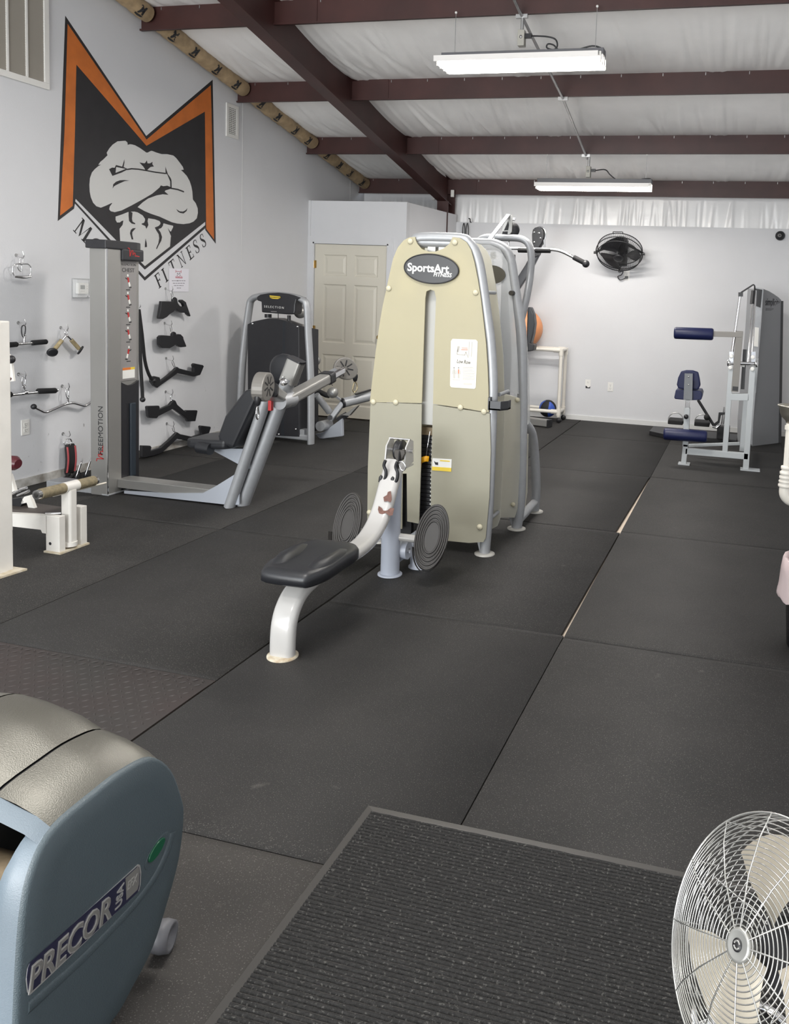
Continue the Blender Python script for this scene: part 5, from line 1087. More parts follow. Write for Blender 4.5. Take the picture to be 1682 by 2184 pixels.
# tall shroud tower behind it
def yq(px): return 9.374+(px-1605)/(1662-1605)*.374
tt = thing('weight_stack_tower', 'tall grey weight tower with curved top at the right', 'gym machine', (.3, 9.55, 0))
face = [(1605, 952), (1661, 944), (1666, 640), (1660, 634), (1650, 627), (1640, 621), (1628, 616), (1623, 700), (1614, 800), (1606, 900)]
fpz = [at(x, y, Y=yq(x)) for x, y in face]
for p in fpz[:2]: p.z = 0
nrm = V3((.374, -.29, 0)).normalized()
sh = obj('shroud', G().prism(fpz, -nrm*.22), mat('grey_shroud', (.23, .235, .245), .5, bump=.05, bscale=300), tt, .006)
obj('edge_strip', G().bar(at(1662.5, 944, Y=yq(1662)), at(1667, 642, Y=yq(1667)), .03, .03, (0, 1, 0)), M_BLACK, tt)
ss = [at(x, y, Y=9.36) for x, y in [(1609, 614), (1627, 617), (1620, 690), (1606, 690)]]
obj('side_fairing', G().prism([at(x, y, Y=9.37) for x, y in [(1609, 612), (1628, 616), (1622, 700), (1614, 800), (1606, 900), (1604, 950), (1596, 945), (1598, 850), (1604, 700)]], (0, .03, 0)), M_SILVER, tt, .003)
obj('black_inset', G().prism([at(x, y, Y=9.36) for x, y in [(1610, 615), (1625, 618), (1621, 656), (1609, 652)]], (0, .008, 0)), M_PLAST_B, tt)
obj('white_placard', G().prism([at(x, y, Y=9.36) for x, y in [(1605, 697), (1618, 699), (1616, 740), (1603, 738)]], (0, .006, 0)), M_WHITEM, tt)
rd = V3((.29, .374, 0)).normalized(); tp = at(1647, 645, Y=yq(1647)); obj('lettering', text_geo('simplicity', tp+nrm*.002, rd*1.0, (0, 0, 1), .12, .002, fit=.26), M_INK, sh)
tp = at(1642, 660, Y=yq(1642)); obj('printed_line', G().bar(tp-rd*.08+nrm*.001, tp+rd*.06+nrm*.001, .03, .001, nrm), mat('faint_print', (.16, .16, .17), .6), sh)
# low black stepper by the wall
t = thing('stepper', 'low black foot stepper with two loop straps behind the navy roller', 'gym machine', (-.5, 9.5, 0))
obj('base_board', G().prism([at(x, y, Z=.0) for x, y in [(1384, 928), (1420, 936), (1570, 948), (1572, 935), (1480, 926), (1392, 918)]], (0, 0, .05)), M_PLAST_B, t, .006)
for x, y in ((1441, 898), (1497, 902)):
    c = at(x, y, Y=9.45); pd = obj('pedal', G().box((c.x-.085, 9.36, c.z-.03), (c.x+.085, 9.60, c.z+.02)), M_RUBBER_B, t, .01)
    obj('strap_loop', G().torus((c.x, 9.42, c.z+.015), (0, -1, 0), .085, .006, 18, 8, 0, math.pi, (1, 0, 0)), M_ZINC, pd)
obj('lever', G().tube([at(1488, 853, Y=9.3), at(1506, 882, Y=9.3), at(1522, 908, Y=9.3)], .016, 10), M_PLAST_B, t); obj('lever_knob', G().ball(at(1507, 890, Y=9.28), .035, 14), M_RUBBER_B, t)
obj('link_plate', G().prism([at(x, y, Y=9.3) for x, y in [(1532, 880), (1545, 880), (1545, 884), (1537, 886), (1534, 902), (1524, 910), (1520, 905), (1530, 898)]], (0, .03, 0)), M_PLAST_B, t)
obj('link_chrome', G().tube([at(1519, 910, Y=9.28), at(1528, 913, Y=9.28), at(1536, 905, Y=9.28)], .012, 8), M_CHROME, t)
for x in (1538, 1542): obj('piston', G().cyl(at(x, 905, Y=9.32), at(x+6, 868, Y=9.32), .008, 8), M_CHROME, t)
obj('pump_block', G().box((at(1540, 920, Y=9.4).x-.06, 9.35, .05), (at(1540, 920, Y=9.4).x+.08, 9.5, .20)), M_PLAST_B, t, .01)
# ================================================================== tall cable column half hidden behind the lat station
t = thing('cable_column', 'dark cable column with black pulley head behind the lat station', 'gym machine', (-2.5, 9.6, 0))
obj('column', G().bar((-2.80, 9.62, 0), (-2.80, 9.62, 2.05), .14, .12, (0, 1, 0), .02), mat('dark_grey_coat', (.06, .062, .068), .45, .2), t)
obj('arm', G().sweep([V3((-2.74, 9.55, 1.55)), at(1128, 570, Y=9.5), at(1146, 535, Y=9.5)], rrect(.10, .06, .015), (0, 1, 0)), MATS['dark_grey_coat'], t)
br = lambda x, y, Y=9.45: at(960+x/5.607, 440+y/5.607, Y=Y)
hs = [(985, 280), (1010, 255), (1050, 245), (1090, 265), (1110, 310), (1110, 370), (1090, 430), (1050, 495), (1000, 495), (978, 430), (975, 340)]
hd = obj('pulley_head', G().prism([br(x, y) for x, y in hs], (0, .03, 0)), M_PLAST_B, t, .006)
obj('pulley_head_side', G().prism([br(x+28, y+4, 9.50) for x, y in hs], (0, .03, 0)), M_PLAST_B, t, .006)
obj('head_rim', G().tube(smooth([br(x+26, y+2, 9.49) for x, y in hs[1:7]], 3), .009, 8), M_CHROME, t)
for x, y in ((1000, 310), (1060, 320), (1000, 430), (1075, 380)): obj('head_bolt', G().lathe(br(x, y, 9.448), (0, -1, 0), [(.014, 0), (.012, .008), (0, .01)], 10), M_CHROME, hd)
obj('swivel_clip', G().tube([br(1120, 400), br(1125, 460), br(1130, 490)], .010, 8), M_CHROME, t)
obj('collar', G().bar(br(1005, 545), br(1030, 600), .10, .08, (0, 1, 0)), M_PLAST_B, t)
obj('back_pad', G().prism([at(x, y, Y=9.42) for x, y in [(1124, 655), (1131, 655), (1138, 672), (1140, 690), (1137, 712), (1131, 735), (1122, 740)]], (0, .12, 0)), M_VINYL, t, .015)
obj('pad_base', G().prism([at(x, y, Y=9.40) for x, y in [(1124, 730), (1139, 735), (1137, 748), (1124, 750)]], (0, .14, 0)), M_PLAST_B, t, .01)
e0, e1 = V3((-2.95, 9.72, .05)), V3((-2.19, 9.50, .05))
ft = obj('foot_beam', G().bar(e0, e1, .09, .085, (0, 0, 1), .01), M_SILVERD, t); obj('end_cap', G().bar(e1, e1+(e1-e0).normalized()*.025, .095, .09, (0, 0, 1)), M_PLAST_B, ft)
# ================================================================== white pipe ball rack with balls
M_PVC = mat('white_pvc', (.66, .63, .57), .35)
t = thing('ball_rack', 'white plastic pipe ball rack on casters against back wall', 'rack', (-2.6, 10.14, 0))
xa, xb_, yf_, yr_ = -3.25, -2.165, 9.915, 10.18; r = .023; zt, zl = .905, .135
for x in (xa, xb_):
    for y in (yf_, yr_):
        obj('upright', G().cyl((x, y, .07), (x, y, zt), r, 14), M_PVC, t)
        for z in (zl, zt-.02): obj('pipe_fitting', G().cyl((x, y, z-.045), (x, y, z+.04), r*1.28, 14), M_PVC, t)
        cs = obj('caster', G().lathe((x+.012, y-.015, .033), (0, 1, 0), [(0, -.014), (.028, -.014), (.033, -.008), (.033, .008), (.028, .014), (0, .014)], 16), M_PLAST_B, t); obj('caster_stem', G().cyl((x, y, .05), (x, y, .085), .010, 8), M_ZINC, cs)
    for z in (zl, zt): obj('end_pipe', G().cyl((x, yf_, z), (x, yr_, z), r, 14), M_PVC, t)
for y in (yf_, yr_):
    for z in (zl, zt):
        obj('rail', G().cyl((xa, y, z), (xb_, y, z), r, 14), M_PVC, t)
        for x in (xa+.05, xb_-.05): obj('pipe_fitting', G().cyl((x-.045, y, z), (x+.045, y, z), r*1.28, 14), M_PVC, t)
def med_ball(name, c, R, m1, m2, label, par_n=(0.3, -.6, .7)):
    t = thing(name, label, 'ball', (c[0], c[1], c[2]-R))
    obj('core', G().ball(c, R, 32), m1, t)
    c = V3(c); n = V3(par_n).normalized(); a = n.orthogonal().normalized(); b = n.cross(a)
    for k in range(3):
        th0 = 2*math.pi*k/3+.5; g = G(); vs = []; NU, NV = 10, 12
        for i in range(NU+1):
            for j in range(NV+1):
                lat = -1.25+2.5*j/NV; wth = .52*math.cos(lat)**.7; th = th0+(-1+2*i/NU)*wth
                d = n*math.sin(lat)+(a*math.cos(th)+b*math.sin(th))*math.cos(lat); vs.append(c+d*(R*1.006))
        g.add(vs, [(i*(NV+1)+j, (i+1)*(NV+1)+j, (i+1)*(NV+1)+j+1, i*(NV+1)+j+1) for i in range(NU) for j in range(NV)], True)
        obj('coloured_panel', g, m2, t)
M_OBALL = mat('orange_rubber', (.62, .25, .10), .5); M_BBALL = mat('blue_rubber', (.03, .08, .38), .45)
t = thing('exercise_ball', 'orange exercise ball resting on top of the pipe rack', 'ball', (-2.70, 10.0475, .90)); obj('ball_skin', G().ball((-2.70, 10.0475, 1.146), .25, 36), M_OBALL, t); obj('valve', G().lathe((-2.51, 9.887, 1.146), (.76, -.64, 0), [(.012, -.002), (.012, .003), (0, .004)], 10), M_WHITEP, t)
med_ball('medicine_ball', (-2.335, 10.0475, .150), .110, M_RUBBER_B, M_BBALL, 'black and blue medicine ball on the lower rack rails', (.1, -.25, 1))
# ================================================================== back wall items
def fan_cage(t, c, n, R, depth, nrad, m, spokes=36, wire=.003, rings=3):
    c, n = V3(c), V3(n).normalized(); a = n.cross(V3((0, 0, 1))).normalized(); b = a.cross(n).normalized()
    P = lambda r, th, h: c+(a*math.cos(th)+b*math.sin(th))*r+n*h
    return a, b, P
c = at(1320, 540, Y=10.02); n = V3((.0, -.64, -.77)).normalized(); R = .285
t = thing('wall_fan', 'black wall mounted fan tilted down on back wall', 'fan', (c.x, 10.32, c.z))
a, b, P = fan_cage(t, c, n, R, .1, 0, M_PLAST_B)
for h, rr in ((-.07, R*.96), (.0, R), (.05, R*.92)): obj('cage_ring', G().tube([P(rr, 2*math.pi*i/48, h) for i in range(49)], .006, 6, False), M_PLAST_B, t)
g = G()
for i in range(72):
    th = 2*math.pi*i/72; g.tube([P(.06, th, .085), P(R*.6, th, .075), P(R*.92, th, .05), P(R, th, 0)], .0016, 4); g.tube([P(.06, th, -.10), P(R*.7, th, -.10), P(R*.96, th, -.07), P(R, th, 0)], .0016, 4)
obj('cage_wires', g, M_PLAST_B, t, kind='stuff')
obj('hub_badge', G().lathe(P(0, 0, .08), n, [(.062, 0), (.058, .012), (.035, .016), (0, .016)], 24), M_PLAST_B, t)
obj('motor', G().lathe(P(0, 0, -.10), -n, [(.09, 0), (.10, .03), (.09, .10), (.05, .12), (0, .12)], 24), M_PLAST_B, t)
for k in range(3):
    th0 = 2*math.pi*k/3+1.2; g = G(); vs = []
    for i in range(9):
        for j in range(9):
            u, v = i/8, j/8; r = .05+(R*.88-.05)*u; th = th0+(v-.5)*(1.35*(.35+.65*math.sin(min(1, u*1.15)*math.pi*.55))); vs.append(P(r, th, .03-.10*(v-.2)*(.4+.6*u)))
    g.add(vs, [(i*9+j, (i+1)*9+j, (i+1)*9+j+1, i*9+j+1) for i in range(8) for j in range(8)], True); obj('blade', g, M_PLAST_B, t)
for s in (-1, 1): obj('tilt_arm', G().bar(P(R*1.02, 0 if s > 0 else math.pi, -.01), P(R*.35, 0 if s > 0 else math.pi, -.13), .03, .012, n).cyl(P(R*1.0, 0 if s > 0 else math.pi, 0), P(R*1.10, 0 if s > 0 else math.pi, 0), .016, 10), M_PLAST_B, t)
obj('wall_bracket', G().bar(P(0, 0, -.2), V3((c.x, 10.315, c.z-.05)), .06, .05, (0, 0, 1)).box((c.x-.06, 10.30, c.z-.14), (c.x+.06, 10.32, c.z+.08)), M_PLAST_B, t)
obj('carry_handle', G().tube(fillet([P(R*.97, math.pi/2+.2, -.06), P(R*1.10, math.pi/2+.2, -.06), P(R*1.10, math.pi/2-.2, -.06), P(R*.97, math.pi/2-.2, -.06)], .02, 3), .005, 6), M_PLAST_B, t)
wo = at(1336, 588, Y=10.32)
obj('power_cord', G().tube(smooth([P(R*.9, -math.pi/2, -.03), at(1319, 580, Y=10.2), at(1328, 578, Y=10.22), at(1325, 586, Y=10.24), at(1317, 590, Y=10.28), at(1322, 597, Y=10.29), at(1331, 594, Y=10.29), wo+V3((0, -.03, -.02))], 5), .006, 8), M_PLAST_B, t)
obj('plug', G().box((wo.x-.018, 10.28, wo.z-.035), (wo.x+.018, 10.315, wo.z-.005)), M_PLAST_B, t, .004)
outlet(wo, (0, -1, 0), 'white duplex outlet right under the wall fan')
outlet(at(1253.5, 819, Y=YB), (0, -1, 0), 'broken white outlet cover beside the ball rack', broken=True)
outlet(at(1301.5, 825, Y=YB), (0, -1, 0), 'intact white outlet right of the broken one')
c = at(1663, 503, Y=YB); t = thing('dome_camera', 'small round black camera high on back wall at right', 'camera', tuple(c))
obj('housing', G().lathe(c, (0, -1, 0), [(.056, 0), (.056, .02), (.050, .04), (.03, .055), (0, .06)], 26), M_PLAST_B, t); obj('lens_ring', G().torus(c+V3((-.006, -.058, 0)), (0, 1, 0), .016, .004, 18, 6), M_GREYP, t)
# jump ropes hung at the closet corner
for k, (x, lab) in enumerate(((989.5, 'thin black jump rope hanging nearest the closet corner'), (997, 'black jump rope with red handle on back wall'))):
    p = at(x, 476, Y=10.29); t = thing('jump_rope', lab, 'jump rope', tuple(p))
    obj('cord', G().tube(smooth([p+V3((-.012, 0, -.20)), p+V3((-.016, -.01, -.08)), p+V3((0, -.012, 0)), p+V3((.016, -.01, -.08)), p+V3((.012, 0, -.22))], 5), .006, 8), M_PLAST_B, t)
    for s in (-1, 1): obj('handle', G().cyl(p+V3((s*.013, 0, -.19)), p+V3((s*.012, 0, -.36)), .013, 10), M_REDM if (k == 1 and s == 1) else M_PLAST_B, t)
p = at(1004, 474, Y=10.31); tag(obj('coat_hook', G().tube(smooth([p, p+V3((0, -.03, .005)), p+V3((0, -.04, .035)), p+V3((-.02, -.03, .045))], 4), .008, 8), M_PLAST_B, loc=tuple(p)), 'black hook at the top left of back wall', 'hook')
# ================================================================== strip lights, conduit, cords
M_TUBE = mat('lit_tube', (1, .95, .88), .3, emit=20.)
M_REFL = mat('white_reflector', (.72, .70, .68), .35); M_CHAN = mat('grey_channel', (.10, .10, .11), .5)
def strip_light(x0, x1, y, z, zc, label, drop, wdt=.30, ntube=4):
    t = thing('strip_light', label, 'light fixture', ((x0+x1)/2, y, z), 'hanging strip lights')
    obj('channel', G().box((x0+.02, y-.05, z), (x1, y+.05, z+.045)), M_CHAN, t, .003)
    for s in (-1, 1):
        obj('reflector_wing', G().prism([(x0, y+s*.03, z+.002), (x0, y+s*wdt/2, z-.035), (x0, y+s*wdt/2, z-.040), (x0, y+s*.03, z-.004)], (x1-x0-.02, 0, 0)), M_REFL, t)
    for s in (-1, 1): obj('reflector_skirt', G().box((x0, y+s*wdt/2-.002, z-.046), (x1-.02, y+s*wdt/2+.002, z-.004)), M_REFL, t)
    obj('reflector_pan', G().box((x0, y-.05, z-.006), (x1-.02, y+.05, z)), M_REFL, t)
    for k in range(ntube):
        yy = y-wdt*.36+wdt*.72*k/(ntube-1); zz = z-.060
        tu = obj('lamp_tube', G().cyl((x0+.03, yy, zz), (x1-.01, yy, zz), .013, 12), M_TUBE, t)
        for xe in (x0+.02, x1-.012): obj('lamp_holder', G().box((xe-.008, yy-.012, zz-.012), (xe+.008, yy+.012, z)), M_WHITEP, tu)
    for xx in (x0+.11, x1-.07):
        zt_ = zc; g = G().tube([(xx, y, z+.045), (xx, y, zt_)], .0022, 6); obj('hanging_chain', g, M_ZINC, t)
        obj('chain_clip', G().ball((xx, y, zt_), .010, 10), M_WHITEP, t)
    area('strip_lamp', ((x0+x1)/2, y, z-.09), (0, 0, 0), x1-x0-.1, wdt*.8, drop, (1, .965, .92))
    return t
strip_light(-2.36, -1.10, 6.04, 3.325, zb(6.04), 'hanging strip light with four lit tubes, nearest at the top', 80)
strip_light(-2.30, -1.035, 8.86, 2.80, zb(8.86), 'hanging strip light with lit tubes in front of back wall', 38, .20, 3)
cs = [at(1085, 0, Y=5.9), at(1114, 42, Y=6.12), at(1200, 207, Y=7.47), at(1250, 308, Y=8.84), at(1269, 340, Y=9.05)]
for p in cs: p.z = min(p.z, zb(p.y)-.012)
t = thing('electrical_conduit', 'thin grey conduit running under the purlins toward the back', 'conduit', tuple(cs[-1]))
x_ = -1.55
pts = [V3((cs[1].x, 3.6, zb(3.6)-.016)), V3((cs[1].x, 6.10, zb(6.1)-.016)), V3((cs[2].x, 7.48, zb(7.48)-.016)), V3((cs[3].x, 8.85, zb(8.85)-.016)), V3((cs[3].x+.0, 8.93, zb(8.93)-.02))]
obj('pipe', G().tube(pts, .012, 10), M_ZINC, t)
for p in pts[1:4]: obj('strap', G().box((p.x-.045, p.y-.012, p.z-.014), (p.x+.045, p.y+.012, p.z+.016)), M_ZINC, t)
def jbox(top, w_, h, label, cordpts, yoff=0):
    t = thing('junction_box', label, 'electrical box', tuple(top)); top = V3(top)
    obj('drop_pipe', G().cyl(top, top-V3((0, 0, .10)), .012, 10), M_ZINC, t)
    b0 = top-V3((0, 0, .10)); bb = obj('box', G().box((b0.x-w_/2, b0.y-.03, b0.z-h), (b0.x+w_/2, b0.y+.03, b0.z)), mat('grey_box', (.36, .35, .31), .5), t, .004)
    obj('knockout', G().lathe((b0.x, b0.y-.03, b0.z-h*.45), (0, -1, 0), [(.012, 0), (.012, .002), (0, .002)], 14), M_ZINC, bb)
    obj('plug', G().bar(b0+V3((w_/2, 0, -h*.35)), b0+V3((w_/2+.05, 0, -h*.35)), .03, .03, (0, 0, 1)), M_PLAST_B, t)
    obj('cord', G().tube(smooth([b0+V3((w_/2+.05, 0, -h*.35))]+cordpts, 5), .006, 8), M_PLAST_B, t)
tp = at(1114, 40, Y=6.10); jbox((tp.x, 6.10, zb(6.1)-.02), .052, .115, 'grey junction box above the nearer strip light', [at(x, y, Y=6.08) for x, y in [(1165, 78), (1184, 84), (1188, 98), (1180, 106), (1166, 102), (1168, 94), (1180, 96), (1195, 108), (1230, 106), (1262, 98), (1282, 103), (1288, 112), (1283, 120)]])
tp = at(1269, 340, Y=8.88); jbox((pts[-1].x+.03, 8.88, zb(8.88)-.02), .05, .115, 'grey junction box above the farther strip light', [at(x, y, Y=8.84) for x, y in [(1290, 362), (1300, 372), (1312, 382), (1325, 388), (1340, 400), (1348, 402), (1338, 394), (1345, 390), (1365, 383), (1385, 381), (1388, 386)]])
# small white clips at the rafter end
for k, (x, y) in enumerate(((965, 412), (925, 419))):
    p = at(x, y, Y=10.15); tag(obj('insulation_clip', G().box((p.x-.02, 10.13, p.z-.05), (p.x+.02, 10.16, p.z+.04)), M_WHITEP, loc=tuple(p), bevel=.004), ['white clip at the right foot of the rafter', 'white clip above the closet left of the rafter'][k], 'clip')
# ================================================================== white leg machine cut off at the left edge
M_WPC = mat('white_powder_coat', (.66, .64, .60), .4, var=.06, vscale=6)
M_MAROON = mat('maroon_vinyl', (.075, .012, .018), .35)
M_OLIVE = mat('worn_olive_foam', (.20, .165, .10), .75, var=.3, vscale=40, bump=.3, bscale=80)
t = thing('leg_curl_machine', 'white leg machine with olive foam roller cut by the left edge', 'gym machine', (-3.9, 3.7, 0))
obj('post', G().box((-3.80, 3.335, 0), (-3.678, 3.445, 1.33)), M_WPC, t, .006)
obj('post_plate', G().prism([(-3.86, 3.30, 0), (-3.64, 3.31, 0), (-3.62, 3.475, 0), (-3.84, 3.47, 0)], (0, 0, .010)), mat('chipped_white_plate', (.60, .56, .47), .5, var=.3, vscale=25, col2=(.4, .32, .2)), t)
obj('foot_plate', G().prism([(-3.775, 3.735, 0), (-3.66, 3.735, 0), (-3.66, 3.95, 0), (-3.765, 3.95, 0)], (0, 0, .010)), MATS['chipped_white_plate'], t)
nu = obj('near_upright', G().box((-3.765, 3.742, .01), (-3.672, 3.785, .215)), M_WPC, t, .003)
obj('bolt_hole', G().cyl((-3.735, 3.7415, .055), (-3.735, 3.7405, .055), .009, 12), M_BLACK, nu)
obj('far_upright', G().box((-3.735, 3.90, .01), (-3.672, 3.945, .235)), M_WPC, t, .003)
sw = obj('swing_post', G().sweep([(-3.70, 3.842, .035), (-3.70, 3.842, .35)], rrect(.068, .055, .012), (0, 1, 0), False), M_WPC, t)
obj('post_boot', G().sweep([(-3.70, 3.842, .02), (-3.70, 3.842, .045)], ellipse(.09, .08, 14), (0, 1, 0)), M_WPC, sw)
ra, rb = V3((-3.70, 3.615, .369)), V3((-3.70, 4.045, .361)); d = rb-ra
obj('roller_tube', G().cyl(ra, rb, .016, 14), M_CHROME, t)
obj('foam_roller', G().cyl(ra+d*.06, ra+d*.44, .030, 18), M_OLIVE, t); obj('foam_roller', G().cyl(ra+d*.66, ra+d*.96, .030, 18), M_OLIVE, t)
obj('roller_sleeve', G().cyl(ra+d*.44, ra+d*.66, .032, 18), M_WPC, t)
for p, q in ((ra, ra+d*.06), (ra+d*.96, rb)): obj('roller_cap', G().cyl(p, q, .026, 16), M_CHROME, t)
obj('stop_rod', G().cyl((-3.70, 3.73, .338), (-3.70, 4.125, .328), .006, 10), mat('cream_rod', (.62, .58, .50), .4), t)
obj('bench_rail', G().prism([(-4.25, 3.742, .120), (-3.80, 3.742, .128), (-3.79, 3.742, .11), (-3.76, 3.742, .11), (-3.76, 3.742, .215), (-4.25, 3.742, .185)], (0, .04, 0)), M_WPC, t)
obj('bench_board', G().prism([(-4.25, 3.775, .190), (-3.80, 3.775, .196), (-3.74, 3.83, .196), (-3.74, 3.92, .196), (-4.25, 3.95, .190)], (0, 0, .02)), mat('worn_brown_vinyl', (.055, .045, .04), .6), t, .004)
obj('board_edge', G().tube([(-3.80, 3.775, .212), (-3.73, 3.815, .214)], .006, 8), M_CHROME, t)
k = lambda x, y, Y=3.84: at(x/3.967, 960+y/3.967, Y=Y)
obj('lever_plate', G().prism([k(*p) for p in [(60, 200), (85, 205), (125, 345), (70, 370)]], (0, .02, 0)), M_WPC, t)
obj('lever_plate', G().prism([k(*p) for p in [(205, 395), (250, 382), (292, 495), (240, 490), (225, 445), (180, 455), (180, 430)]], (0, .02, 0)), M_WPC, t)
for a, b in (((70, 395), (165, 340)), ((150, 385), (245, 345)), ((170, 335), (225, 318))): obj('lever_rod', G().cyl(k(*a), k(*b), .009, 10), M_CHROME, t)
obj('knee_pad', G().tube([k(20, 110, 3.80), k(60, 108, 3.80), k(125, 110, 3.80), k(155, 118, 3.80)], .045, 16, True, [1, 1, .95, .6]), M_MAROON, t, label='maroon knee pad')
obj('pivot_block', G().prism([k(*p) for p in [(75, 420), (180, 400), (200, 440), (170, 480), (75, 470)]], (0, .05, 0)), M_PLAST_B, t)
u = lambda x, y, Y=3.75: at(x/5.617, 640+y/5.617, Y=Y)
obj('upper_plate', G().prism([u(*p) for p in [(-160, 480), (60, 500), (75, 620), (110, 660), (140, 760), (165, 970), (40, 985), (-160, 985)]], (0, .012, 0)), M_WPC, t)
obj('base_rail', G().box((-4.32, 3.36, .0), (-3.80, 3.42, .05)), M_WPC, t, .004)
obj('side_rail', G().box((-4.33, 3.42, .0), (-4.27, 4.0, .05)), M_WPC, t, .004)
obj('rear_column', G().box((-4.33, 3.74, .05), (-4.25, 3.82, 1.25)), M_WPC, t, .005)
obj('top_rail', G().bar((-3.74, 3.39, 1.30), (-4.29, 3.78, 1.22), .05, .05), M_WPC, t, .004)
obj('pad_arm', G().bar((-4.26, 3.78, .44), k(30, 112, 3.80), .04, .03), M_WPC, t)
obj('adjust_knob', G().lathe(u(140, 715, 3.74), (.5, -.8, .2), [(.012, -.02), (.020, 0), (.024, .015), (.018, .03), (0, .036)], 16), M_PLAST_B, t)
obj('upper_pad', G().prism([u(*p, 3.74) for p in [(40, 900), (70, 900), (125, 940), (110, 965), (40, 980)]], (0, .01, 0)), M_MAROON, t)
obj('upper_knob', G().ball(u(52, 440, 3.75), .022, 14), M_PLAST_B, t)
obj('upper_rod', G().tube([u(40, 640, 3.74), u(95, 665, 3.74)], .006, 8), M_PLAST_B, t)
# ================================================================== ribbed entrance mat
M_CARPET = mat('charcoal_carpet_rib', (.017, .0165, .016), .95, var=.5, vscale=120, bump=.8, bscale=400)
nt = M_CARPET.node_tree; b_ = nt.nodes['Principled BSDF']; pv_ = b_.inputs['Base Color'].links[0].from_socket
n_ = nt.nodes.new('ShaderNodeTexNoise'); n_.inputs['Scale'].default_value = 130; n_.inputs['Detail'].default_value = 2
tc_ = nt.nodes.new('ShaderNodeTexCoord'); nt.links.new(tc_.outputs['Object'], n_.inputs['Vector'])
r_ = nt.nodes.new('ShaderNodeValToRGB'); r_.color_ramp.elements[0].position = .60; r_.color_ramp.elements[1].position = .68; r_.color_ramp.elements[0].color = (0, 0, 0, 1); r_.color_ramp.elements[1].color = (.7, .7, .7, 1)
nt.links.new(n_.outputs['Fac'], r_.inputs[0]); mx_ = nt.nodes.new('ShaderNodeMix'); mx_.data_type = 'RGBA'; nt.links.new(r_.outputs[0], mx_.inputs[0]); nt.links.new(pv_, mx_.inputs[6]); mx_.inputs[7].default_value = (.10, .097, .09, 1); nt.links.new(mx_.outputs[2], b_.inputs['Base Color'])
x0, x1, y0, y1 = -1.02, .82, .55, 2.20
t = thing('entrance_mat', 'charcoal ribbed entrance mat with rubber border in the foreground', 'mat', (-.1, 1.4, 0))
obj('rubber_border', G().add([(x0, y0, .0008), (x1, y0, .0008), (x1, y1, .0008), (x0, y1, .0008), (x0+.026, y0+.026, .006), (x1-.026, y0+.026, .006), (x1-.026, y1-.026, .006), (x0+.026, y1-.026, .006)], [(0, 1, 5, 4), (1, 2, 6, 5), (2, 3, 7, 6), (3, 0, 4, 7), (4, 5, 6, 7)]), mat('mat_border_rubber', (.040, .037, .034), .5), t)
g = G(); y = y0+.034; rnd = random.Random(5)
while y < y1-.03:
    n = 60; vs = []; pr = [(-.006, .006), (-.004, .0088), (0, .0098), (.004, .0088), (.006, .006)]
    for i in range(n+1):
        x = x0+.026+(x1-x0-.052)*i/n; jy = rnd.uniform(-.0006, .0006)
        for a, z in pr: vs.append((x, y+a+jy, z+(rnd.uniform(-.0006, .0006) if z > .007 else 0)))
    g.add(vs, [(i*5+j, (i+1)*5+j, (i+1)*5+j+1, i*5+j+1) for i in range(n) for j in range(4)], True); y += .0135
obj('carpet_ribs', g, M_CARPET, t, kind='stuff')
# ================================================================== grey elliptical drum housing
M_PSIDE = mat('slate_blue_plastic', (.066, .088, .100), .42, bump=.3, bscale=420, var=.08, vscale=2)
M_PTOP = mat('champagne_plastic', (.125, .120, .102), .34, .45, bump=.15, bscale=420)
M_PSIDE_LIT = mat('slate_blue_plastic_daylit', (.14, .175, .205), .4, bump=.15, bscale=420)  # slate blue made lighter: daylight on the near face is put into the colour
t = thing('elliptical_trainer', 'slate blue elliptical drum housing with champagne hood at lower left', 'elliptical', (-1.5, 1.35, 0))
OUT = [(1.336, .017), (1.398, .043), (1.463, .085), (1.512, .158), (1.553, .240), (1.570, .332), (1.561, .385), (1.524, .474), (1.463, .537), (1.379, .556), (1.302, .556), (1.198, .546), (1.150, .505), (1.124, .419), (1.108, .23), (1.10, .05), (1.16, .017)]
ring = smooth([V3((0, a, b)) for a, b in OUT], 4, True); N = len(ring); cy0, cz0 = 1.34, .29
def lay(x, k, dz=0.): return [V3((x, cy0+(p.y-cy0)*k, cz0+(p.z-cz0)*k+dz*max(0, (p.z-.3)/.25))) for p in ring]
# side panel: domed disc of nested outlines with a soft crease
g = G(); L = [lay(-1.235, .996), lay(-1.202, 1.0), lay(-1.195, .994), lay(-1.191, .97), lay(-1.190, .80), lay(-1.189, .5), lay(-1.189, .12)]
vs = [v for l in L for v in l]
g.add(vs, [(i*N+j, i*N+(j+1) % N, (i+1)*N+(j+1) % N, (i+1)*N+j) for i in range(len(L)-1) for j in range(N)], True); g.add(L[-1], [tuple(range(N))])
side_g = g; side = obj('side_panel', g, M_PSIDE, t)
def loft(name, Ls, m, par, sel=None):
    g = G(); vs = [v for l in Ls for v in l]; fs = []
    for i in range(len(Ls)-1):
        for j in range(N):
            if sel is None or sel(ring[j], ring[(j+1) % N]): fs.append((i*N+j, i*N+(j+1) % N, (i+1)*N+(j+1) % N, (i+1)*N+j))
    us = sorted({i for f in fs for i in f}); mp_ = {i: k for k, i in enumerate(us)}
    g.add([vs[i] for i in us], [tuple(mp_[i] for i in f) for f in fs], True); return obj(name, g, m, par)
top = lambda a, b: min(a.z, b.z) > .30 and min(a.y, b.y) > 1.19
front = lambda a, b: not (min(a.z, b.z) > .30 and (a.y > 1.2))
Lx1 = [lay(-1.204, .997), lay(-1.232, 1.010, .014), lay(-1.28, 1.018, .028), lay(-1.326, 1.02, .036)]
Lx2 = [lay(-1.334, 1.02, .036), lay(-1.40, 1.03, .060), lay(-1.48, 1.03, .075), lay(-1.546, 1.03, .080)]
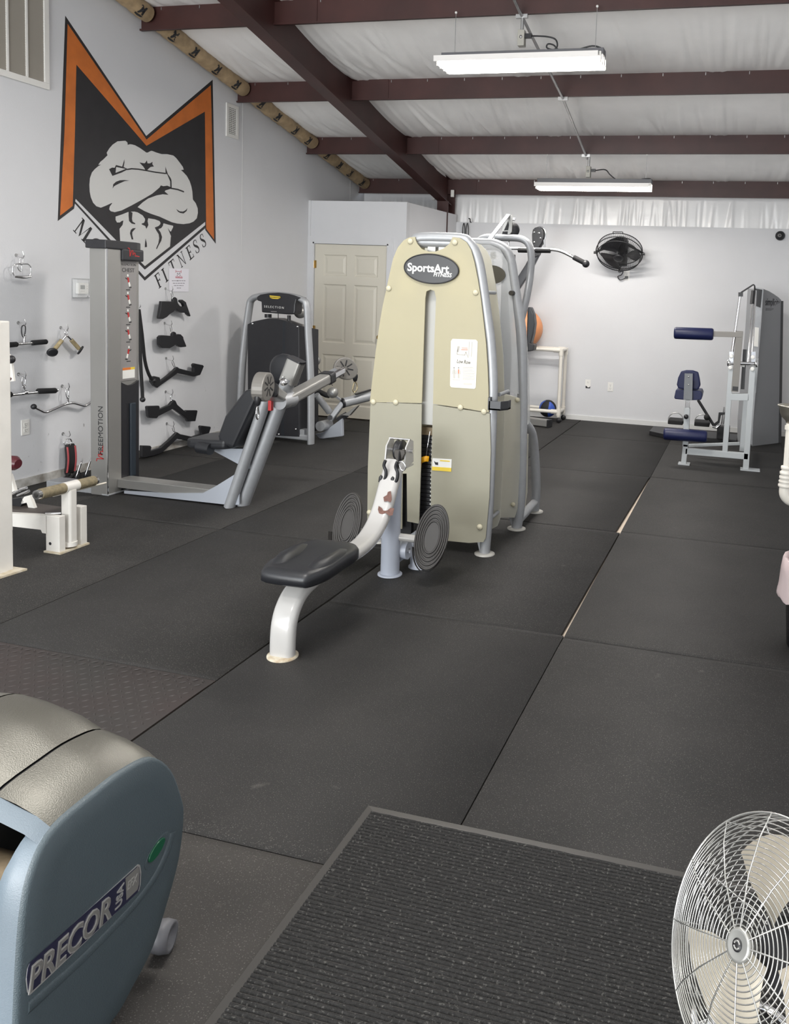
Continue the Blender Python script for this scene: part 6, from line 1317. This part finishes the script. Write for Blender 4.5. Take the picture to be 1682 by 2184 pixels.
Lx3 = [lay(-1.552, 1.03, .080), lay(-1.64, 1.03, .07), lay(-1.74, 1.01, .03), lay(-1.80, .98, 0)]
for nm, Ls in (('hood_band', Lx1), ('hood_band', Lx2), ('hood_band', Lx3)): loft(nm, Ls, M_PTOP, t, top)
loft('hood_groove', [lay(-1.326, 1.005, .036), lay(-1.334, 1.005, .036)], M_BLACK, t, top); loft('hood_groove', [lay(-1.546, 1.015, .08), lay(-1.552, 1.015, .08)], M_BLACK, t, top)
loft('inner_shell', [lay(-1.24, .97), lay(-1.33, .985, .03), lay(-1.55, .985, .05), lay(-1.78, .96)], M_BLACK, t, lambda a, b: top(a, b))
# front face towards the camera: a lintel under the hood and a rounded corner post beside the arm opening
lin = lambda a, b: max(a.y, b.y) < 1.215 and min(a.y, b.y) <= 1.2 and min(a.z, b.z) > .526
loft('front_lintel', [lay(-1.203, 1.0), Lx1[1], Lx1[3], Lx2[3], Lx3[1], Lx3[3]], M_PSIDE_LIT, t, lin)
fr = sorted([p for p in ring if p.y < 1.19 and p.z > .03], key=lambda p: p.z); m_ = len(fr); g = G(); vs = []
for u_, k_ in ((0, 1.0), (.18, 1.012), (.5, 1.018), (.92, 1.016), (1.0, .97)):
    for p in fr:
        xo = -1.238-max(0, .545-p.z)*.22; vs.append(V3((-1.202+(xo+1.202)*u_, cy0+(p.y-cy0)*k_, cz0+(p.z-cz0)*(k_ if p.z < .5 else 1))))
g.add(vs, [(i*m_+j, i*m_+j+1, (i+1)*m_+j+1, (i+1)*m_+j) for i in range(4) for j in range(m_-1)], True); obj('front_corner', g, M_PSIDE_LIT, t)
# far side panel and corner, mirrored about the middle of the drum
def mirror(nm, g_, m):
    h = G(); h.v = [V3((-3.0-p.x, p.y, p.z)) for p in g_.v]; h.f = [list(f)[::-1] for f in g_.f]; h.sm = list(g_.sm); return obj(nm, h, m, t)
mirror('front_corner', g, M_PSIDE_LIT); mirror('side_panel', side_g, M_PSIDE)
# what shows in the opening: cranks and belts
obj('flywheel', G().lathe((-1.45, 1.30, .30), (1, 0, 0), [(0, -.03), (.20, -.03), (.21, 0), (.20, .03), (0, .03)], 40), mat('dark_iron', (.05, .045, .04), .5, .7), t)
obj('crank_arm', G().bar((-1.34, 1.24, .34), (-1.36, 1.06, .46), .05, .03, (1, 0, 0)), M_ZINC, t)
obj('crank_boss', G().cyl((-1.31, 1.24, .38), (-1.40, 1.24, .38), .045, 18), mat('tan_steel', (.25, .19, .12), .5, .4), t)
obj('link_arm', G().cyl((-1.37, 1.06, .46), (-1.40, .30, .30), .025, 14), M_SILVER, t)
obj('base_frame', G().box((-1.78, .2, .0), (-1.30, 1.30, .05)), M_SILVER, t, .01)
obj('floor_skid', G().box((-1.80, 1.15, 0), (-1.23, 1.42, .035)), M_PLAST_B, t, .008)
# crease below the badge
cr = [at(x, y, X=-1.190) for x, y in [(60, 2150), (110, 2105), (170, 2050), (230, 1990), (290, 1925), (330, 1870), (355, 1820), (368, 1775)]]
obj('panel_crease', G().sweep(smooth(cr, 4), [(-.016, -.002), (.016, -.002), (.006, .0030), (-.006, .0030)], (1, 0, 0)), M_PSIDE, side)
# green cap in its recess
gc = at(332, 1812, X=-1.188); e1 = (at(352, 1783, X=-1.188)-at(312, 1843, X=-1.188))*.5; e2 = V3((1, 0, 0)).cross(e1).normalized()*.0165
def ell(k, x): return [gc+e1*k*math.cos(2*math.pi*i/28)+e2*k*math.sin(2*math.pi*i/28)+V3((x, 0, 0)) for i in range(28)]
obj('cap_recess', G().prism([p+V3((0, .006, -.006)) for p in ell(1.30, -.0025)], (.003, 0, 0)), M_PSIDE, side, .001)
obj('green_cap', G().prism(ell(.85, 0), (.005, 0, 0)), mat('green_plastic', (.008, .085, .04), .3), side, .002)
# maker badge
bq = lambda x, y, X=-1.187: at(x/2.267, 1820+y/2.267, X=X)
M_NAVY = mat('badge_navy', (.018, .018, .045), .35); M_BSIL = mat('badge_silver', (.36, .35, .33), .35, .6); M_BSILL = mat('badge_silver_light', (.6, .59, .57), .3, .6)
OB = [(130, 560), (140, 535), (665, 52), (674, 55), (679, 90), (676, 150), (668, 180), (610, 236), (140, 685), (130, 670), (124, 610)]
rim = obj('badge_rim', G().prism([bq(x, y, -1.1895) for x, y in OB], (.002, 0, 0)), M_BSILL, side)
cx_, cy_ = 400, 365
badge = obj('badge', G().prism([bq(cx_+(x-cx_)*.985, cy_+(y-cy_)*.965, -1.188) for x, y in OB], (.0015, 0, 0)), M_NAVY, side)
obj('badge_plate', G().prism([bq(x, y, -1.1866) for x, y in [(606, 120), (668, 62), (673, 90), (670, 150), (663, 175), (610, 226)]], (.001, 0, 0)), M_BSIL, badge)
rgt = (bq(545, 250)-bq(170, 600)).normalized(); upv = (bq(172, 560)-bq(162, 640)).normalized()
o = bq(357, 425, -1.1858); pw = (bq(556, 250)-bq(160, 625)).length; obj('lettering', text_geo('PRECOR', o, rgt, upv*1.0, .068, .0016, bold=.0022, fit=pw), M_BSILL, badge)
obj('lettering', text_geo('PRECOR', o+V3((.0009, 0, 0)), rgt, upv*1.0, .066, .0016, bold=.0004, fit=pw*.985), M_BSIL, badge)
obj('lettering', text_geo('USA', bq(580, 206, -1.1858), upv*1.0, -rgt, .026, .0014, bold=.0006, fit=(bq(590, 150)-bq(570, 262)).length), M_BSILL, badge)
obj('lettering', text_geo('EFX', bq(640, 140, -1.1855), rgt, upv*1.2, .022, .001, fit=(bq(663, 118)-bq(617, 165)).length), M_BSILL, badge)
# transport wheel
wc = V3((-1.232, 1.548, .038)); obj('transport_wheel', G().lathe(wc, (1, .25, 0), [(.018, -.02), (.034, -.02), (.037, 0), (.034, .02), (.024, .02), (.020, .004), (.010, .0), (0, 0)], 26), mat('grey_wheel', (.12, .12, .13), .5), t)
# ================================================================== chrome floor fan cut by the right edge
M_WIRE = mat('bright_wire', (.55, .55, .53), .25, .9); M_BLADE = mat('beige_blade', (.42, .38, .31), .4, .2)
c = at(1620, 2026, D=1.50); tc = (CAM-c).normalized(); mn = (-.98*CR+.21*CU); n = (.60*tc+.80*mn).normalized(); R = .225
t = thing('floor_fan', 'chrome wire floor fan with beige blades at lower right corner', 'fan', (c.x, c.y, 0))
a = n.cross(V3((0, 0, 1))).normalized(); b = a.cross(n).normalized()
P = lambda r, th, h: c+(a*math.cos(th)+b*math.sin(th))*r+n*h
def dome(r): return .055*(1-(r/R)**2.6)
NR = 23
g = G()
for i in range(NR):
    r = .032+(R-.032)*i/(NR-1); g.tube([P(r, 2*math.pi*k/72, dome(r)) for k in range(73)], .0013, 5, False)
obj('front_rings', g, M_WIRE, t, kind='stuff')
g = G()
for i in range(14):
    r = .07+(R-.07)*i/13; g.tube([P(r, 2*math.pi*k/64, -.075-.035*(1-(r/R)**3)) for k in range(65)], .0013, 5, False)
obj('rear_rings', g, M_WIRE, t, kind='stuff')
for k in range(12):
    th = 2*math.pi*k/12+.1; obj('front_spoke', G().tube([P(.022, th, dome(.022)+.002), P(R*.5, th, dome(R*.5)+.002), P(R*.8, th, dome(R*.8)+.002), P(R, th, .001), P(R*1.01, th, -.075)], .0016, 6), M_WIRE, t)
for k in range(8):
    th = 2*math.pi*k/8; obj('rear_spoke', G().tube([P(.06, th, -.112), P(R*.6, th, -.105), P(R, th, -.077)], .0018, 6), M_WIRE, t)
for h in (0, -.02, -.04, -.058, -.077): obj('rim_ring', G().tube([P(R*1.006, 2*math.pi*k/72, h) for k in range(73)], .0022 if h in (0, -.077) else .0014, 6, False), M_WIRE, t)
hb = obj('front_hub', G().lathe(P(0, 0, .05), n, [(.027, 0), (.0285, .006), (.025, .010), (.022, .0095), (0, .0095)], 30), mat('hub_silver', (.42, .42, .40), .3, .7), t)
obj('hub_emblem', G().lathe(P(0, 0, .0598), n, [(.011, 0), (.011, .001), (0, .001)], 20), M_PLAST_B, hb)
obj('emblem_swirl', G().tube([P(.0065, th_, .061) for th_ in (0, .5, 1., 1.5, 2., 2.5)], .002, 5).tube([P(.0065, th_+math.pi, .061) for th_ in (0, .5, 1., 1.5, 2., 2.5)], .002, 5), MATS['hub_silver'], hb)
for k in range(3):
    th0 = 2*math.pi*k/3+math.pi; g = G(); vs = []; NU = 10
    for i in range(NU+1):
        for j in range(NU+1):
            u_, v_ = i/NU, j/NU; r = .035+(R*.86-.035)*u_; th = th0+(v_-.5)*(1.25*(.45+.55*math.sin(min(1., u_*1.2)*math.pi*.62))); vs.append(P(r, th, -.035+.055*(v_-.5)*(.5+.5*u_)))
    g.add(vs, [(i*(NU+1)+j, (i+1)*(NU+1)+j, (i+1)*(NU+1)+j+1, i*(NU+1)+j+1) for i in range(NU) for j in range(NU)], True); obj('blade', g, M_BLADE, t)
obj('motor', G().lathe(P(0, 0, -.10), -n, [(.062, -.03), (.068, 0), (.065, .08), (.04, .10), (0, .10)], 26), M_PLAST_B, t)
s0, s1 = P(R*1.04, 0, -.05), P(R*1.04, math.pi, -.05)
obj('stand_tube', G().tube(fillet([s0, V3((s0.x, s0.y, .16))+(s0-c)*.12, V3((s0.x, s0.y, .022))+(s0-c)*.0, V3((s1.x, s1.y, .022)), V3((s1.x, s1.y, .16))+(s1-c)*.12, s1], .07, 6), .010, 12), M_CHROME, t)
bk = V3((-n.x, -n.y, 0)).normalized(); obj('stand_foot', G().tube(fillet([V3((s0.x, s0.y, .022)), V3((s0.x, s0.y, .022))+bk*.20, V3((s1.x, s1.y, .022))+bk*.20, V3((s1.x, s1.y, .022))], .06, 5), .010, 12), M_CHROME, t)
for s in (s0, s1): obj('tilt_knob', G().cyl(s, s+(s-c).normalized()*.025, .016, 12), M_PLAST_B, t)
cl = P(R*.80, math.pi*.82, dome(R*.8)+.006); obj('cage_clip', G().bar(cl-a*.012, cl+a*.012, .018, .006, n), M_WIRE, t)
# ================================================================== right edge: drain and bin
c = at(1687, 868, D=5.0); x, y = c.x, c.y
M_STEELB = mat('brushed_steel_bowl', (.40, .38, .33), .35, .9)
t = thing('wall_drain', 'steel drain cup above a white plastic trap at right edge', 'drain', (XR, y, .7))
zt_ = c.z+.01
obj('drain_cup', G().lathe((x, y, zt_), (0, 0, -1), [(.060, .012), (.072, .0), (.080, -.002), (.082, .004), (.070, .018), (.064, .05), (.052, .075), (.030, .095), (.024, .11), (0, .11)], 32), M_STEELB, t)
z1 = zt_-.11
obj('tailpiece', G().cyl((x, y, z1+.02), (x, y, at(1687, 998, D=5.0).z), .023, 20), M_PVC, t)
obj('slip_collar', G().cyl((x, y, z1-.015), (x, y, z1-.04), .030, 20), M_PVC, t)
zb1 = at(1687, 996, D=5.0).z; zb2 = at(1687, 1040, D=5.0).z
nut = G().lathe((x, y, zb1), (0, 0, -1), [(.026, 0), (.036, .004), (.036, .02), (.032, .022)]+[(r_, .022+h_) for h_, r_ in ((.012, .032), (.016, .041), (.030, .041), (.034, .034), (.044, .042), (.058, .042), (.062, .036), (.072, .044), (.080, .044), (.084, .038), (.096, .046), (.108, .046), (.112, .040))], 24); obj('ribbed_nut', nut, M_PVC, t)
obj('trap_bend', G().tube(smooth([V3((x, y, zb2+.01)), V3((x, y, zb2-.05)), V3((x+.03, y+.004, zb2-.085)), V3((x+.085, y+.006, zb2-.09)), V3((x+.125, y+.006, zb2-.05)), V3((x+.135, y+.006, zb2+.05)), V3((x+.17, y+.006, zb2+.12)), V3((x+.26, y+.006, zb2+.14)), V3((XR, y+.006, zb2+.15))], 5), .036, 18), M_PVC, t)
obj('support_arm', G().bar((x+.05, y, zt_-.02), (XR, y, zt_-.02), .04, .03, (0, 0, 1)), M_STEELB, t)
obj('wall_flange', G().cyl((XR-.015, y+.006, zb2+.15), (XR, y+.006, zb2+.15), .06, 20), M_PVC, t)
c = at(1677, 1385, Z=0); cx_, cy_ = c.x+.132, c.y+.06
t = thing('waste_bin', 'black waste bin with pink and clear bag at right edge', 'bin', (cx_, cy_, 0))
obj('bin_body', G().lathe((cx_, cy_, 0), (0, 0, 1), [(.0, 0), (.125, 0), (.132, .01), (.160, .36), (.165, .37), (.158, .37), (.150, .36), (.125, .02), (0, .02)], 36), mat('black_gloss_plastic', (.006, .006, .007), .18), t)
g = G(); rnd = random.Random(9); vs = []; prof = [(.145, .30), (.150, .40), (.160, .425), (.172, .42), (.176, .36), (.180, .30), (.190, .255), (.186, .235)]
for r_, z in prof:
    for i in range(40):
        k_ = 1+rnd.uniform(-.02, .03)*(1 if r_ > .15 else .3); th = 2*math.pi*i/40; vs.append((cx_+r_*k_*math.cos(th), cy_+r_*k_*math.sin(th), z+rnd.uniform(-.012, .012)))
g.add(vs, [(i*40+j, i*40+(j+1) % 40, (i+1)*40+(j+1) % 40, (i+1)*40+j) for i in range(len(prof)-1) for j in range(40)], True)
obj('bin_bag', g, translucent('pinkish_bag', (.72, .60, .60), .4, .25), t)
